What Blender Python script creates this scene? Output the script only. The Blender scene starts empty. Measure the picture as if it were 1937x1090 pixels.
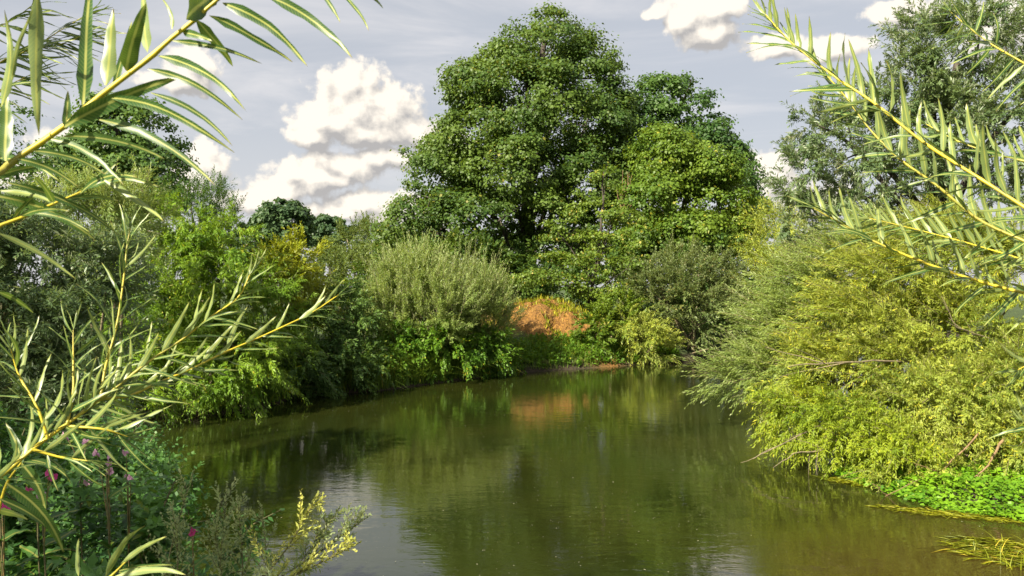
import bpy, math
import numpy as np
from mathutils import Vector, Matrix
R = np.random.default_rng
rad = math.radians
SC = bpy.context.scene
COL = SC.collection
F = 1520.0; CX = 968.0; HY = 542.0; CAMZ = 3.0

# ------------------------------------------------------------ camera
cam_d = bpy.data.cameras.new('camera'); cam = bpy.data.objects.new('camera', cam_d); COL.objects.link(cam)
cam.location = (0, 0, CAMZ); cam.rotation_euler = (rad(90), 0, 0)
cam_d.sensor_width = 36; cam_d.lens = 36 * F / 1937.0
cam_d.shift_y = (HY - 545.0) / 1937.0
cam_d.clip_start = 0.05; cam_d.clip_end = 6000
cam_d.dof.use_dof = True; cam_d.dof.focus_distance = 16; cam_d.dof.aperture_fstop = 18
SC.camera = cam

# ------------------------------------------------------------ sun
SUN_AZ = rad(-140)      # from +Y towards +X ; negative = left of the view, behind the camera
SUN_EL = rad(36)
sdir = Vector((math.sin(SUN_AZ) * math.cos(SUN_EL), math.cos(SUN_AZ) * math.cos(SUN_EL), math.sin(SUN_EL)))
sun_d = bpy.data.lights.new('sun', 'SUN'); sun = bpy.data.objects.new('sun', sun_d); COL.objects.link(sun)
sun_d.energy = 4.7; sun_d.angle = rad(0.6); sun_d.color = (1.0, 0.90, 0.72)
sun.rotation_euler = (-sdir).to_track_quat('-Z', 'Y').to_euler()

# ------------------------------------------------------------ colour management
SC.view_settings.view_transform = 'Standard'; SC.view_settings.look = 'None'
SC.view_settings.exposure = 1.52; SC.view_settings.gamma = 1.0
SC.view_settings.use_curve_mapping = False
SC.render.engine = 'CYCLES'
SC.cycles.max_bounces = 6; SC.cycles.diffuse_bounces = 4; SC.cycles.glossy_bounces = 3
SC.cycles.transmission_bounces = 4; SC.cycles.sample_clamp_indirect = 6

# ------------------------------------------------------------ node helper
class NT:
    def __init__(s, t): s.t = t
    def n(s, kind, **kw):
        x = s.t.nodes.new(kind)
        for k, v in kw.items(): setattr(x, k, v)
        return x
    def put(s, sock, v):
        if v is None: return
        if isinstance(v, bpy.types.NodeSocket): s.t.links.new(v, sock)
        else: sock.default_value = v
    def m(s, op, a, b=None, c=None, clamp=False):
        x = s.n('ShaderNodeMath', operation=op, use_clamp=clamp)
        s.put(x.inputs[0], a)
        if b is not None: s.put(x.inputs[1], b)
        if c is not None: s.put(x.inputs[2], c)
        return x.outputs[0]
    def mix(s, f, a, b, mode='MIX'):
        x = s.n('ShaderNodeMix', data_type='RGBA', blend_type=mode)
        s.put(x.inputs[0], f)
        for k, v in ((6, a), (7, b)):
            if isinstance(v, (tuple, list)) and len(v) == 3: v = (*v, 1)
            s.put(x.inputs[k], v)
        return x.outputs[2]
    def smooth(s, v, a, b, lo=0.0, hi=1.0):
        x = s.n('ShaderNodeMapRange', interpolation_type='SMOOTHSTEP')
        s.put(x.inputs[0], v); s.put(x.inputs[1], a); s.put(x.inputs[2], b); s.put(x.inputs[3], lo); s.put(x.inputs[4], hi)
        return x.outputs[0]
    def noise(s, vec, scale, detail=4, rough=0.5, dist=0.0, out=0, dims='3D'):
        x = s.n('ShaderNodeTexNoise', noise_dimensions=dims)
        s.put(x.inputs['Vector'], vec); x.inputs['Scale'].default_value = scale
        x.inputs['Detail'].default_value = detail; x.inputs['Roughness'].default_value = rough
        x.inputs['Distortion'].default_value = dist
        return x.outputs[out]

# ------------------------------------------------------------ world: Nishita sky with cumulus clouds
W = bpy.data.worlds.new('World'); SC.world = W; W.use_nodes = True
wt = W.node_tree; wt.nodes.clear(); N = NT(wt)
def pxae(px, py):
    x = (px - CX) / F; z = (HY - py) / F
    return math.atan(x), math.atan(z / math.sqrt(1 + x * x))
PUFFS = [  # px, py, rx, ry in the photograph : cumulus heads
 (670,200,80,76),(735,205,66,70),(640,235,85,48),(700,252,75,36),(600,262,50,26),(775,250,50,36),(655,160,38,40),(800,265,45,36),(840,285,50,40),
 (395,300,50,40),(375,325,48,36),(350,350,40,30),(520,362,70,36),(575,338,76,40),(470,380,60,26),(650,318,82,30),(720,305,64,26),(620,340,60,22),
 (690,385,80,32),(745,400,60,34),(640,400,60,24),(560,400,80,20),(800,420,70,40),
 (1305,30,58,40),(1335,68,46,30),(1360,12,44,26),(1245,22,30,14),(1470,92,62,24),(1580,98,66,24),(1700,22,80,22),
 (1450,310,60,34),(1450,350,62,46),(1500,380,90,40),(365,115,46,34),(330,150,60,26),(140,290,80,40),(60,330,80,36),(1900,60,70,50),
]
dens = bpy.data.node_groups.new('cloud_field', 'ShaderNodeTree')
dens.interface.new_socket('Az', in_out='INPUT', socket_type='NodeSocketFloat')
dens.interface.new_socket('El', in_out='INPUT', socket_type='NodeSocketFloat')
dens.interface.new_socket('Dens', in_out='OUTPUT', socket_type='NodeSocketFloat')
D = NT(dens); gi = D.n('NodeGroupInput'); go = D.n('NodeGroupOutput')
cv = D.n('ShaderNodeCombineXYZ'); D.put(cv.inputs[0], gi.outputs[0]); D.put(cv.inputs[1], gi.outputs[1])
wob = D.noise(cv.outputs[0], 9, 3, 0.55, out=1)
sx = D.n('ShaderNodeSeparateXYZ'); D.put(sx.inputs[0], wob)
az_ = D.m('ADD', gi.outputs[0], D.m('MULTIPLY', D.m('SUBTRACT', sx.outputs[0], 0.5), 0.045))
el_ = D.m('ADD', gi.outputs[1], D.m('MULTIPLY', D.m('SUBTRACT', sx.outputs[1], 0.5), 0.03))
acc = None
for (px, py, rx, ry) in PUFFS:
    a0, e0 = pxae(px, py)
    u = D.m('MULTIPLY', D.m('SUBTRACT', az_, a0), F / (rx * 1.13)); v = D.m('MULTIPLY', D.m('SUBTRACT', el_, e0), F / (ry * 1.13))
    q = D.m('ADD', D.m('MULTIPLY', u, u), D.m('MULTIPLY', v, v))
    f = D.m('SUBTRACT', 1.0, D.m('SQRT', q))
    if acc is None: acc = f
    else:
        x = D.n('ShaderNodeMath', operation='SMOOTH_MAX'); D.put(x.inputs[0], acc); D.put(x.inputs[1], f); x.inputs[2].default_value = 0.25
        acc = x.outputs[0]
# elsewhere on the sky the same kind of clouds come from noise
gen = D.m('MULTIPLY', D.m('SUBTRACT', D.noise(cv.outputs[0], 3.2, 2, 0.5), 0.57), 6.0)
side = D.smooth(D.m('ABSOLUTE', gi.outputs[0]), 0.62, 0.8)
high = D.smooth(gi.outputs[1], 0.40, 0.5)
gen = D.m('SUBTRACT', gen, D.m('MULTIPLY', D.m('SUBTRACT', 1.0, D.m('MAXIMUM', side, high)), 8.0))
acc = D.m('MAXIMUM', acc, gen)
vo = D.n('ShaderNodeTexVoronoi', feature='SMOOTH_F1', voronoi_dimensions='2D'); D.put(vo.inputs['Vector'], D.mix(0.03, cv.outputs[0], wob))
vo.inputs['Scale'].default_value = 30; vo.inputs['Detail'].default_value = 2.6; vo.inputs['Roughness'].default_value = 0.55; vo.inputs['Smoothness'].default_value = 0.45
bil = D.m('SUBTRACT', 0.45, vo.outputs['Distance'])
fb = D.m('SUBTRACT', D.noise(cv.outputs[0], 18, 9, 0.66), 0.5)
res = D.m('ADD', acc, D.m('ADD', D.m('MULTIPLY', bil, 0.42), D.m('ADD', 0.14, D.m('MULTIPLY', fb, 1.45))))
D.put(go.inputs[0], res)
tc = N.n('ShaderNodeTexCoord'); sp = N.n('ShaderNodeSeparateXYZ'); N.put(sp.inputs[0], tc.outputs['Generated'])
az = N.m('ARCTAN2', sp.outputs[0], sp.outputs[1]); el = N.m('ARCSINE', sp.outputs[2])
def field(a, e):
    g = N.n('ShaderNodeGroup'); g.node_tree = dens; N.put(g.inputs[0], a); N.put(g.inputs[1], e); return g.outputs[0]
d0 = field(az, el); d1 = field(N.m('ADD', az, -0.007), N.m('ADD', el, 0.012)); 
d2 = field(N.m('ADD', az, -0.014), N.m('ADD', el, 0.034))
cover = N.smooth(d0, 0.0, 0.30)
relief = N.m('SUBTRACT', d0, d1)                       # >0 : faces the light
thick = N.smooth(d0, 0.1, 1.1)
lit = N.m('ADD', N.m('ADD', N.m('MULTIPLY', relief, 1.35), N.m('MULTIPLY', N.m('SUBTRACT', d0, d2), 0.42)), N.m('ADD', 0.54, N.m('MULTIPLY', thick, 0.10)), clamp=True)
ccol = N.mix(lit, (0.175, 0.170, 0.168), (0.40, 0.368, 0.322))
cvv = N.n('ShaderNodeCombineXYZ'); N.put(cvv.inputs[0], N.m('MULTIPLY', az, 0.9)); N.put(cvv.inputs[1], N.m('MULTIPLY', el, 5.0))
cir = N.noise(cvv.outputs[0], 2.6, 6, 0.6, 0.6)
veil = N.smooth(cir, 0.40, 0.78, 0.0, 0.7)
low = N.smooth(el, 0.0, 0.25, 1.0, 0.0)
sky = N.n('ShaderNodeTexSky', sky_type='NISHITA'); sky.sun_disc = False
sky.sun_elevation = SUN_EL; sky.sun_rotation = SUN_AZ; sky.altitude = 50; sky.dust_density = 2.5; sky.air_density = 1.0; sky.ozone_density = 1.5
bg1 = N.n('ShaderNodeBackground'); N.put(bg1.inputs[0], sky.outputs[0]); bg1.inputs[1].default_value = 0.07
bgv = N.n('ShaderNodeBackground'); bgv.inputs[0].default_value = (0.205, 0.209, 0.220, 1); bgv.inputs[1].default_value = 1.0
bgw = N.n('ShaderNodeBackground'); bgw.inputs[0].default_value = (0.35, 0.335, 0.33, 1); bgw.inputs[1].default_value = 1.0
bgc = N.n('ShaderNodeBackground'); N.put(bgc.inputs[0], ccol); bgc.inputs[1].default_value = 1.0
def mixs(f, a, b):
    x = N.n('ShaderNodeMixShader'); N.put(x.inputs[0], f); N.put(x.inputs[1], a.outputs[0]); N.put(x.inputs[2], b.outputs[0]); return x
s1 = mixs(0.84, bg1, bgv)                              # thin high overcast veil over the blue
s2 = mixs(N.m('MAXIMUM', N.m('MULTIPLY', veil, 0.8), N.m('MULTIPLY', low, 0.35)), s1, bgw)
s3 = mixs(cover, s2, bgc)
wo = N.n('ShaderNodeOutputWorld'); N.put(wo.inputs[0], s3.outputs[0])
W.cycles.sampling_method = 'MANUAL'; W.cycles.sample_map_resolution = 512

# ------------------------------------------------------------ materials
def new_mat(name):
    m = bpy.data.materials.new(name); m.use_nodes = True; m.node_tree.nodes.clear()
    return m, NT(m.node_tree)
def out(n, sh): o = n.n('ShaderNodeOutputMaterial'); n.put(o.inputs[0], sh)
def leaf_mat(name, c1, c2, back=None, odd=None, odd_amt=0.04, transl=0.35, rough=0.5, nscale=0.5, spec=0.35, midrib=None, tcol=None):
    m, n = new_mat(name)
    at = n.n('ShaderNodeAttribute', attribute_name='rnd'); r = at.outputs['Fac']
    geo = n.n('ShaderNodeNewGeometry')
    big = n.noise(geo.outputs['Position'], nscale, 2, 0.5)
    f = n.m('ADD', n.m('MULTIPLY', r, 0.6), n.m('MULTIPLY', n.smooth(big, 0.35, 0.65), 0.45), clamp=True)
    col = n.mix(f, c1, c2)
    if odd is not None:
        big2 = n.noise(geo.outputs['Position'], nscale * 0.8 + 0.1, 3, 0.6)
        col = n.mix(n.m('LESS_THAN', n.m('FRACT', n.m('MULTIPLY', r, 7.31)), n.smooth(big2, 0.45, 0.7, odd_amt * 0.3, odd_amt * 3)), col, odd)
    if midrib is not None:
        uv = n.n('ShaderNodeUVMap'); s = n.n('ShaderNodeSeparateXYZ'); n.put(s.inputs[0], uv.outputs[0])
        dx = n.m('ABSOLUTE', n.m('SUBTRACT', s.outputs[0], 0.5))
        rib = n.smooth(dx, 0.03, 0.11, 1.0, 0.0)
        vein = n.smooth(n.m('SINE', n.m('MULTIPLY', n.m('SUBTRACT', s.outputs[1], n.m('MULTIPLY', dx, 0.12)), 190.0)), 0.5, 1.0, 0.0, 0.22)
        col = n.mix(n.m('MAXIMUM', rib, vein), col, midrib)
        spots = n.m('GREATER_THAN', n.noise(geo.outputs['Position'], 70, 3, 0.7), 0.70)          # insect spots and browning tips
        tip = n.smooth(n.m('ADD', s.outputs[1], n.m('MULTIPLY', n.noise(geo.outputs['Position'], 40, 2, 0.5), 0.12)), 0.98, 1.06, 0.0, 0.8)
        hurt = n.m('MAXIMUM', n.m('MULTIPLY', spots, 0.75), tip)
    if back is not None:
        bk = back
        if midrib is not None: bk = n.mix(n.m('MULTIPLY', n.m('MAXIMUM', rib, vein), 0.8), back, (0.42, 0.44, 0.10))
        col2 = n.mix(geo.outputs['Backfacing'], col, bk)
        if midrib is not None: col2 = n.mix(hurt, col2, (0.13, 0.085, 0.03))
    else: col2 = col
    p = n.n('ShaderNodeBsdfPrincipled'); n.put(p.inputs['Base Color'], col2)
    p.inputs['Roughness'].default_value = rough; p.inputs['Specular IOR Level'].default_value = spec
    t = n.n('ShaderNodeBsdfTranslucent'); n.put(t.inputs[0], n.mix(0.6, col, tcol or (c2[0] * 1.9, c2[1] * 1.7, c2[2] * 0.7)))
    x = n.n('ShaderNodeMixShader'); x.inputs[0].default_value = transl
    n.put(x.inputs[1], p.outputs[0]); n.put(x.inputs[2], t.outputs[0]); out(n, x.outputs[0])
    return m
def bark_mat(name, c1, c2, scale=6, rough=0.85):
    m, n = new_mat(name); tc = n.n('ShaderNodeTexCoord')
    mp = n.n('ShaderNodeMapping'); n.put(mp.inputs[0], tc.outputs['Object']); mp.inputs['Scale'].default_value = (1, 1, 0.25)
    v = n.noise(mp.outputs[0], scale, 6, 0.65)
    p = n.n('ShaderNodeBsdfPrincipled'); n.put(p.inputs['Base Color'], n.mix(n.smooth(v, 0.3, 0.7), c1, c2)); p.inputs['Roughness'].default_value = rough
    b = n.n('ShaderNodeBump'); b.inputs['Strength'].default_value = 0.6; b.inputs['Distance'].default_value = 0.02; n.put(b.inputs['Height'], v)
    n.put(p.inputs['Normal'], b.outputs[0]); out(n, p.outputs[0]); return m

M = {}
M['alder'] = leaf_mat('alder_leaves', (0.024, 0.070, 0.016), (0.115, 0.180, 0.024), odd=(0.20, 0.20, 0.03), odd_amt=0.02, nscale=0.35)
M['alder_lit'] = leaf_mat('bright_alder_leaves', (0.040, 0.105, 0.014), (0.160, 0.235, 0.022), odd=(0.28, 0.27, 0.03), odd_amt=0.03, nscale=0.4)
M['alder_back'] = leaf_mat('blue_green_leaves', (0.024, 0.074, 0.018), (0.090, 0.165, 0.030), nscale=0.4)
M['alder_young'] = leaf_mat('young_alder_leaves', (0.050, 0.105, 0.015), (0.160, 0.230, 0.025), odd=(0.33, 0.28, 0.05), odd_amt=0.04, nscale=0.7)
M['sallow'] = leaf_mat('sallow_leaves', (0.050, 0.088, 0.028), (0.165, 0.215, 0.060), back=(0.22, 0.26, 0.12), odd=(0.25, 0.22, 0.06), odd_amt=0.03, nscale=0.6)
M['osier'] = leaf_mat('osier_leaves', (0.080, 0.150, 0.030), (0.270, 0.350, 0.095), back=(0.40, 0.46, 0.22), nscale=0.6)
M['osier_y'] = leaf_mat('yellow_willow_leaves', (0.085, 0.160, 0.022), (0.330, 0.385, 0.060), back=(0.44, 0.48, 0.13), odd=(0.46, 0.44, 0.04), odd_amt=0.07, nscale=0.9)
M['osier_g'] = leaf_mat('green_willow_leaves', (0.055, 0.150, 0.012), (0.205, 0.325, 0.020), back=(0.13, 0.19, 0.05), odd=(0.30, 0.30, 0.01), odd_amt=0.03, nscale=0.5)
M['osier_yg'] = leaf_mat('yellow_green_willow_leaves', (0.070, 0.150, 0.012), (0.280, 0.350, 0.022), back=(0.30, 0.36, 0.07), odd=(0.42, 0.42, 0.02), odd_amt=0.05, nscale=1.1)
M['yellow'] = leaf_mat('yellowing_leaves', (0.120, 0.170, 0.012), (0.270, 0.310, 0.016), back=(0.30, 0.31, 0.03), nscale=0.8)
M['silver'] = leaf_mat('white_willow_leaves', (0.044, 0.094, 0.040), (0.150, 0.215, 0.080), back=(0.33, 0.38, 0.25), nscale=0.4, spec=0.5, rough=0.42)
M['grey'] = leaf_mat('grey_willow_leaves', (0.042, 0.084, 0.036), (0.140, 0.215, 0.078), back=(0.28, 0.33, 0.19), odd=(0.16, 0.19, 0.05), odd_amt=0.05, nscale=0.8, spec=0.5, rough=0.42)
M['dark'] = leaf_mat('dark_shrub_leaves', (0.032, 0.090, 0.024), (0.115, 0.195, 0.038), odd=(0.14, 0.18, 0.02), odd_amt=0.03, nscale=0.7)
M['far'] = leaf_mat('far_tree_leaves', (0.026, 0.070, 0.032), (0.085, 0.145, 0.052), nscale=0.15)
M['hedge'] = leaf_mat('thicket_leaves', (0.055, 0.100, 0.024), (0.150, 0.200, 0.045), nscale=0.25)
M['herb'] = leaf_mat('herb_leaves', (0.030, 0.100, 0.012), (0.130, 0.250, 0.018), odd=(0.30, 0.30, 0.02), odd_amt=0.05, nscale=0.9)
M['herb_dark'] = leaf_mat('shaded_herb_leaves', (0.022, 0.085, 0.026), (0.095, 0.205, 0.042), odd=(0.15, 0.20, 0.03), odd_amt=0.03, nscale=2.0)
M['grass'] = leaf_mat('grass_blades', (0.045, 0.110, 0.014), (0.170, 0.260, 0.030), odd=(0.36, 0.34, 0.05), odd_amt=0.06, nscale=0.9)
M['cress'] = leaf_mat('cress_leaves', (0.045, 0.140, 0.006), (0.180, 0.340, 0.012), odd=(0.24, 0.34, 0.03), odd_amt=0.03, nscale=1.5, transl=0.25)
M['waterweed'] = leaf_mat('floating_grass', (0.100, 0.140, 0.006), (0.300, 0.310, 0.010), odd=(0.42, 0.34, 0.03), odd_amt=0.05, nscale=1.2, transl=0.15)
M['dry'] = leaf_mat('dry_grass', (0.190, 0.110, 0.016), (0.380, 0.240, 0.040), odd=(0.18, 0.24, 0.03), odd_amt=0.06, nscale=0.9, transl=0.15, tcol=(0.6, 0.3, 0.1))
M['mug'] = leaf_mat('mugwort_leaves', (0.100, 0.170, 0.070), (0.340, 0.400, 0.190), back=(0.38, 0.43, 0.25), nscale=3, transl=0.4)
M['mug_y'] = leaf_mat('mugwort_buds', (0.200, 0.250, 0.050), (0.520, 0.520, 0.120), nscale=6, transl=0.2)
M['bark'] = bark_mat('alder_bark', (0.018, 0.014, 0.011), (0.085, 0.070, 0.055))
M['stem'] = bark_mat('green_brown_stems', (0.060, 0.060, 0.025), (0.150, 0.130, 0.050), 12)
M['twig'] = bark_mat('dry_twigs', (0.120, 0.080, 0.040), (0.280, 0.180, 0.090), 14)
M['twig_grey'] = bark_mat('grey_willow_twigs', (0.09, 0.075, 0.050), (0.26, 0.21, 0.12), 14)

def ground_mat():
    m, n = new_mat('ground'); g = n.n('ShaderNodeNewGeometry'); P_ = g.outputs['Position']
    s = n.n('ShaderNodeSeparateXYZ'); n.put(s.inputs[0], P_)
    a = n.noise(P_, 0.7, 6, 0.6); b = n.noise(P_, 9, 6, 0.7)
    grass = n.mix(n.smooth(b, 0.3, 0.7), (0.025, 0.055, 0.012), (0.070, 0.100, 0.022))
    soil = n.mix(n.smooth(b, 0.3, 0.75), (0.10, 0.060, 0.030), (0.27, 0.155, 0.070))
    wet = n.mix(n.smooth(b, 0.3, 0.75), (0.030, 0.022, 0.012), (0.075, 0.055, 0.028))
    nearw = n.smooth(n.m('ADD', s.outputs[2], n.m('MULTIPLY', a, 0.3)), 0.2, 0.5, 1.0, 0.0)
    at = n.n('ShaderNodeAttribute', attribute_name='bare')
    c = n.mix(at.outputs['Fac'], grass, n.mix(n.smooth(b, 0.35, 0.7), (0.15, 0.070, 0.013), (0.40, 0.205, 0.040)))
    c = n.mix(n.m('MULTIPLY', nearw, n.m('SUBTRACT', 1.0, n.m('MULTIPLY', at.outputs['Fac'], 0.8))), c, wet)
    p = n.n('ShaderNodeBsdfPrincipled'); n.put(p.inputs['Base Color'], c); p.inputs['Roughness'].default_value = 0.95
    bp = n.n('ShaderNodeBump'); bp.inputs['Strength'].default_value = 0.9; bp.inputs['Distance'].default_value = 0.22; n.put(bp.inputs['Height'], n.m('ADD', b, a))
    n.put(p.inputs['Normal'], bp.outputs[0]); out(n, p.outputs[0]); return m
def water_mat():
    m, n = new_mat('river_water'); g = n.n('ShaderNodeNewGeometry'); P_ = g.outputs['Position']
    murk = n.mix(n.smooth(n.noise(P_, 0.28, 4, 0.55), 0.3, 0.7), (0.012, 0.018, 0.0035), (0.022, 0.026, 0.0050))
    brown = n.n('ShaderNodeVectorMath', operation='DISTANCE'); n.put(brown.inputs[0], P_); brown.inputs[1].default_value = (5.5, 7.5, 0)
    murk = n.mix(n.smooth(brown.outputs['Value'], 1.0, 4.5, 0.7, 0.0), murk, (0.045, 0.026, 0.008))   # shallow silt near the right bank
    p = n.n('ShaderNodeBsdfPrincipled'); n.put(p.inputs['Base Color'], murk)
    p.inputs['Roughness'].default_value = 0.02; p.inputs['IOR'].default_value = 1.68
    def mp(sc, rot=0.0):
        k = n.n('ShaderNodeMapping'); n.put(k.inputs[0], P_); k.inputs['Scale'].default_value = sc; k.inputs['Rotation'].default_value = (0, 0, rot); return k.outputs[0]
    w1 = n.noise(mp((1.0, 2.2, 1), 0.25), 1.5, 4, 0.55, 0.4)
    w2 = n.noise(mp((1.0, 1.8, 1), -0.3), 7.0, 3, 0.6, 0.3)
    patch = n.smooth(n.noise(P_, 0.22, 3, 0.5), 0.40, 0.60, 0.12, 1.0)
    h = n.m('ADD', n.m('MULTIPLY', w1, 0.0085), n.m('MULTIPLY', n.m('MULTIPLY', w2, patch), 0.0042))
    b = n.n('ShaderNodeBump'); b.inputs['Strength'].default_value = 0.50; b.inputs['Distance'].default_value = 1.0; n.put(b.inputs['Height'], h)
    n.put(p.inputs['Normal'], b.outputs[0]); out(n, p.outputs[0]); return m
def stem_mat():
    m, n = new_mat('willow_stem'); tc = n.n('ShaderNodeTexCoord'); v = n.noise(tc.outputs['Object'], 30, 4, 0.6)
    w = n.noise(tc.outputs['Object'], 5, 3, 0.6)
    c = n.mix(n.smooth(w, 0.35, 0.6), (0.26, 0.24, 0.030), (0.52, 0.42, 0.025)); c = n.mix(n.smooth(v, 0.55, 0.75, 0.0, 0.6), c, (0.14, 0.19, 0.03))
    p = n.n('ShaderNodeBsdfPrincipled'); n.put(p.inputs['Base Color'], c); p.inputs['Roughness'].default_value = 0.45
    p.inputs['Subsurface Weight'].default_value = 0.0
    out(n, p.outputs[0]); return m
def plain(name, c, rough=0.5, c2=None, transl=0.0):
    m, n = new_mat(name); tc = n.n('ShaderNodeTexCoord'); v = n.noise(tc.outputs['Object'], 40, 3, 0.6)
    p = n.n('ShaderNodeBsdfPrincipled'); n.put(p.inputs['Base Color'], n.mix(n.smooth(v, 0.3, 0.7), c, c2 or tuple(k * 0.7 for k in c))); p.inputs['Roughness'].default_value = rough
    if transl:
        t = n.n('ShaderNodeBsdfTranslucent'); t.inputs[0].default_value = (*c, 1)
        x = n.n('ShaderNodeMixShader'); x.inputs[0].default_value = transl; n.put(x.inputs[1], p.outputs[0]); n.put(x.inputs[2], t.outputs[0]); out(n, x.outputs[0])
    else: out(n, p.outputs[0])
    return m
M['ground'] = ground_mat(); M['water'] = water_mat(); M['wstem'] = stem_mat()
M['petal_pale'] = plain('pale_pink_petals', (0.72, 0.42, 0.56), 0.5, (0.55, 0.28, 0.42), 0.3)
M['petal_pink'] = plain('magenta_petals', (0.70, 0.07, 0.30), 0.5, (0.50, 0.04, 0.22), 0.3)
M['redstem'] = plain('reddish_stem', (0.22, 0.12, 0.05), 0.5, (0.10, 0.13, 0.03))
M['foam'] = plain('pale_seed_fluff', (0.30, 0.29, 0.19), 0.8)
M['bigleaf'] = leaf_mat('willow_leaf_near', (0.020, 0.075, 0.020), (0.062, 0.140, 0.028), back=(0.175, 0.24, 0.08), midrib=(0.42, 0.44, 0.12), transl=0.30, rough=0.38, spec=0.5, nscale=3, tcol=(0.20, 0.30, 0.03))
M['youngleaf'] = leaf_mat('willow_leaf_pale', (0.040, 0.105, 0.022), (0.100, 0.175, 0.038), back=(0.20, 0.27, 0.09), midrib=(0.45, 0.46, 0.14), transl=0.30, rough=0.4, spec=0.5, nscale=3, tcol=(0.28, 0.36, 0.05))
M['balsamleaf'] = leaf_mat('balsam_leaf', (0.015, 0.065, 0.016), (0.060, 0.150, 0.026), midrib=(0.20, 0.22, 0.05), transl=0.30, rough=0.45, nscale=3)

# ------------------------------------------------------------ object helpers
def tag(o, label=None, cat=None, group=None, kind=None):
    if label: o['label'] = label
    if cat: o['category'] = cat
    if group: o['group'] = group
    if kind: o['kind'] = kind
    return o
def thing(name, loc, label, cat, group=None):
    o = bpy.data.objects.new(name, None); COL.objects.link(o); o.location = loc; o.empty_display_size = 0.2
    return tag(o, label, cat, group)
def mesh_data(name, V, Fc, mat, rnd=None, uv=None, smooth=False):
    """V (n,3), Fc (m,k) int faces of one size k (or list of such arrays)"""
    me = bpy.data.meshes.new(name)
    if not isinstance(Fc, (list, tuple)): Fc = [Fc]
    Fc = [np.asarray(f, dtype=np.int32) for f in Fc if len(f)]
    V = np.asarray(V, dtype=np.float32)
    me.vertices.add(len(V)); me.vertices.foreach_set('co', V.ravel())
    nl = sum(f.size for f in Fc); npoly = sum(len(f) for f in Fc)
    me.loops.add(int(nl)); me.loops.foreach_set('vertex_index', np.concatenate([f.ravel() for f in Fc]))
    st = []; o = 0
    for f in Fc: st.append(o + np.arange(len(f), dtype=np.int32) * f.shape[1]); o += f.size
    me.polygons.add(npoly); me.polygons.foreach_set('loop_start', np.concatenate(st).astype(np.int32))
    me.update(calc_edges=True)
    if rnd is not None:
        a = me.attributes.new('rnd', 'FLOAT', 'FACE'); a.data.foreach_set('value', np.asarray(rnd, dtype=np.float32))
    if uv is not None:
        u = me.uv_layers.new(name='uv'); idx = np.concatenate([f.ravel() for f in Fc]); u.data.foreach_set('uv', np.asarray(uv, dtype=np.float32)[idx].ravel())
    if smooth: me.polygons.foreach_set('use_smooth', np.ones(npoly, dtype=bool))
    me.materials.append(mat)
    return me
def mobj(name, me, parent=None):
    o = bpy.data.objects.new(name, me); COL.objects.link(o)
    if parent is not None:
        o.parent = parent; o.matrix_parent_inverse = Matrix.Translation(-Vector(parent.location))
    return o
def nrm(a): return a / np.maximum(np.linalg.norm(a, axis=-1, keepdims=True), 1e-9)
def P(px, py, Y): return np.array([(px - CX) / F * Y, Y, CAMZ + (HY - py) / F * Y])
def lobe(px, py, Y, rx, ry, rd=None):
    """ellipsoid centred at the place seen at (px, py) at distance Y; radii in photo px, depth radius in metres"""
    c = P(px, py, Y); a = rx / F * Y; b = ry / F * Y
    return (c[0], c[1], c[2], a, rd if rd else max(a, b) * 0.9, b)

class Leaves:
    """collects leaf blades as rhombs (two triangles each)"""
    def __init__(s): s.V = []; s.r = []
    def add(s, c, d, n, L, Wd, rnd, fold=0.0):
        d = nrm(d); side = nrm(np.cross(d, n)); n2 = np.cross(side, d)
        L = np.broadcast_to(np.asarray(L), (len(c),))[:, None]; Wd = np.broadcast_to(np.asarray(Wd), (len(c),))[:, None]
        v = np.stack([c, c + d * L * 0.42 + side * Wd * 0.5, c + d * L - n2 * L * 0.12, c + d * L * 0.42 - side * Wd * 0.5], 1)
        s.V.append(v.reshape(-1, 3)); s.r.append(rnd)
    def count(s): return sum(len(r) for r in s.r)
    def build(s, name, mat, parent=None, kind='stuff'):
        V = np.concatenate(s.V); f = np.arange(len(V), dtype=np.int32).reshape(-1, 4)
        # split each rhomb along its midrib so that it folds slightly
        tri = np.concatenate([f[:, [0, 1, 2]], f[:, [0, 2, 3]]]); r = np.concatenate(s.r); r = np.concatenate([r, r])
        o = mobj(name, mesh_data(name, V, tri, mat, rnd=r), parent)
        global TRIS; TRIS += len(tri)
        if kind: o['kind'] = kind
        return o
TRIS = 0
def tube_arrays(pts, rr, sides=6):
    pts = np.asarray(pts, float); n = len(pts); rr = np.broadcast_to(rr, (n,))
    t = np.gradient(pts, axis=0); t = nrm(t)
    ref = np.array([0.31, 0.22, 0.92]) if abs(t[0][2]) < 0.85 else np.array([0.9, 0.1, 0.1])
    a = nrm(np.cross(t, ref)); b = np.cross(t, a)
    th = np.linspace(0, 2 * np.pi, sides, endpoint=False)
    V = pts[:, None] + (a[:, None] * np.cos(th)[None, :, None] + b[:, None] * np.sin(th)[None, :, None]) * rr[:, None, None]
    V = V.reshape(-1, 3); i = np.arange(n - 1)[:, None] * sides; j = np.arange(sides)[None]; k = (j + 1) % sides
    Fq = np.stack([i + j, i + k, i + k + sides, i + j + sides], -1).reshape(-1, 4)
    return V, Fq
class Tubes:
    def __init__(s): s.V = []; s.F = []; s.n = 0
    def add(s, pts, rr, sides=5):
        V, q = tube_arrays(pts, rr, sides); s.V.append(V); s.F.append(q + s.n); s.n += len(V)
    def build(s, name, mat, parent=None, kind=None):
        global TRIS
        q = np.concatenate(s.F); TRIS += 2 * len(q)
        o = mobj(name, mesh_data(name, np.concatenate(s.V), q, mat, smooth=True), parent)
        if kind: o['kind'] = kind
        return o
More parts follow.
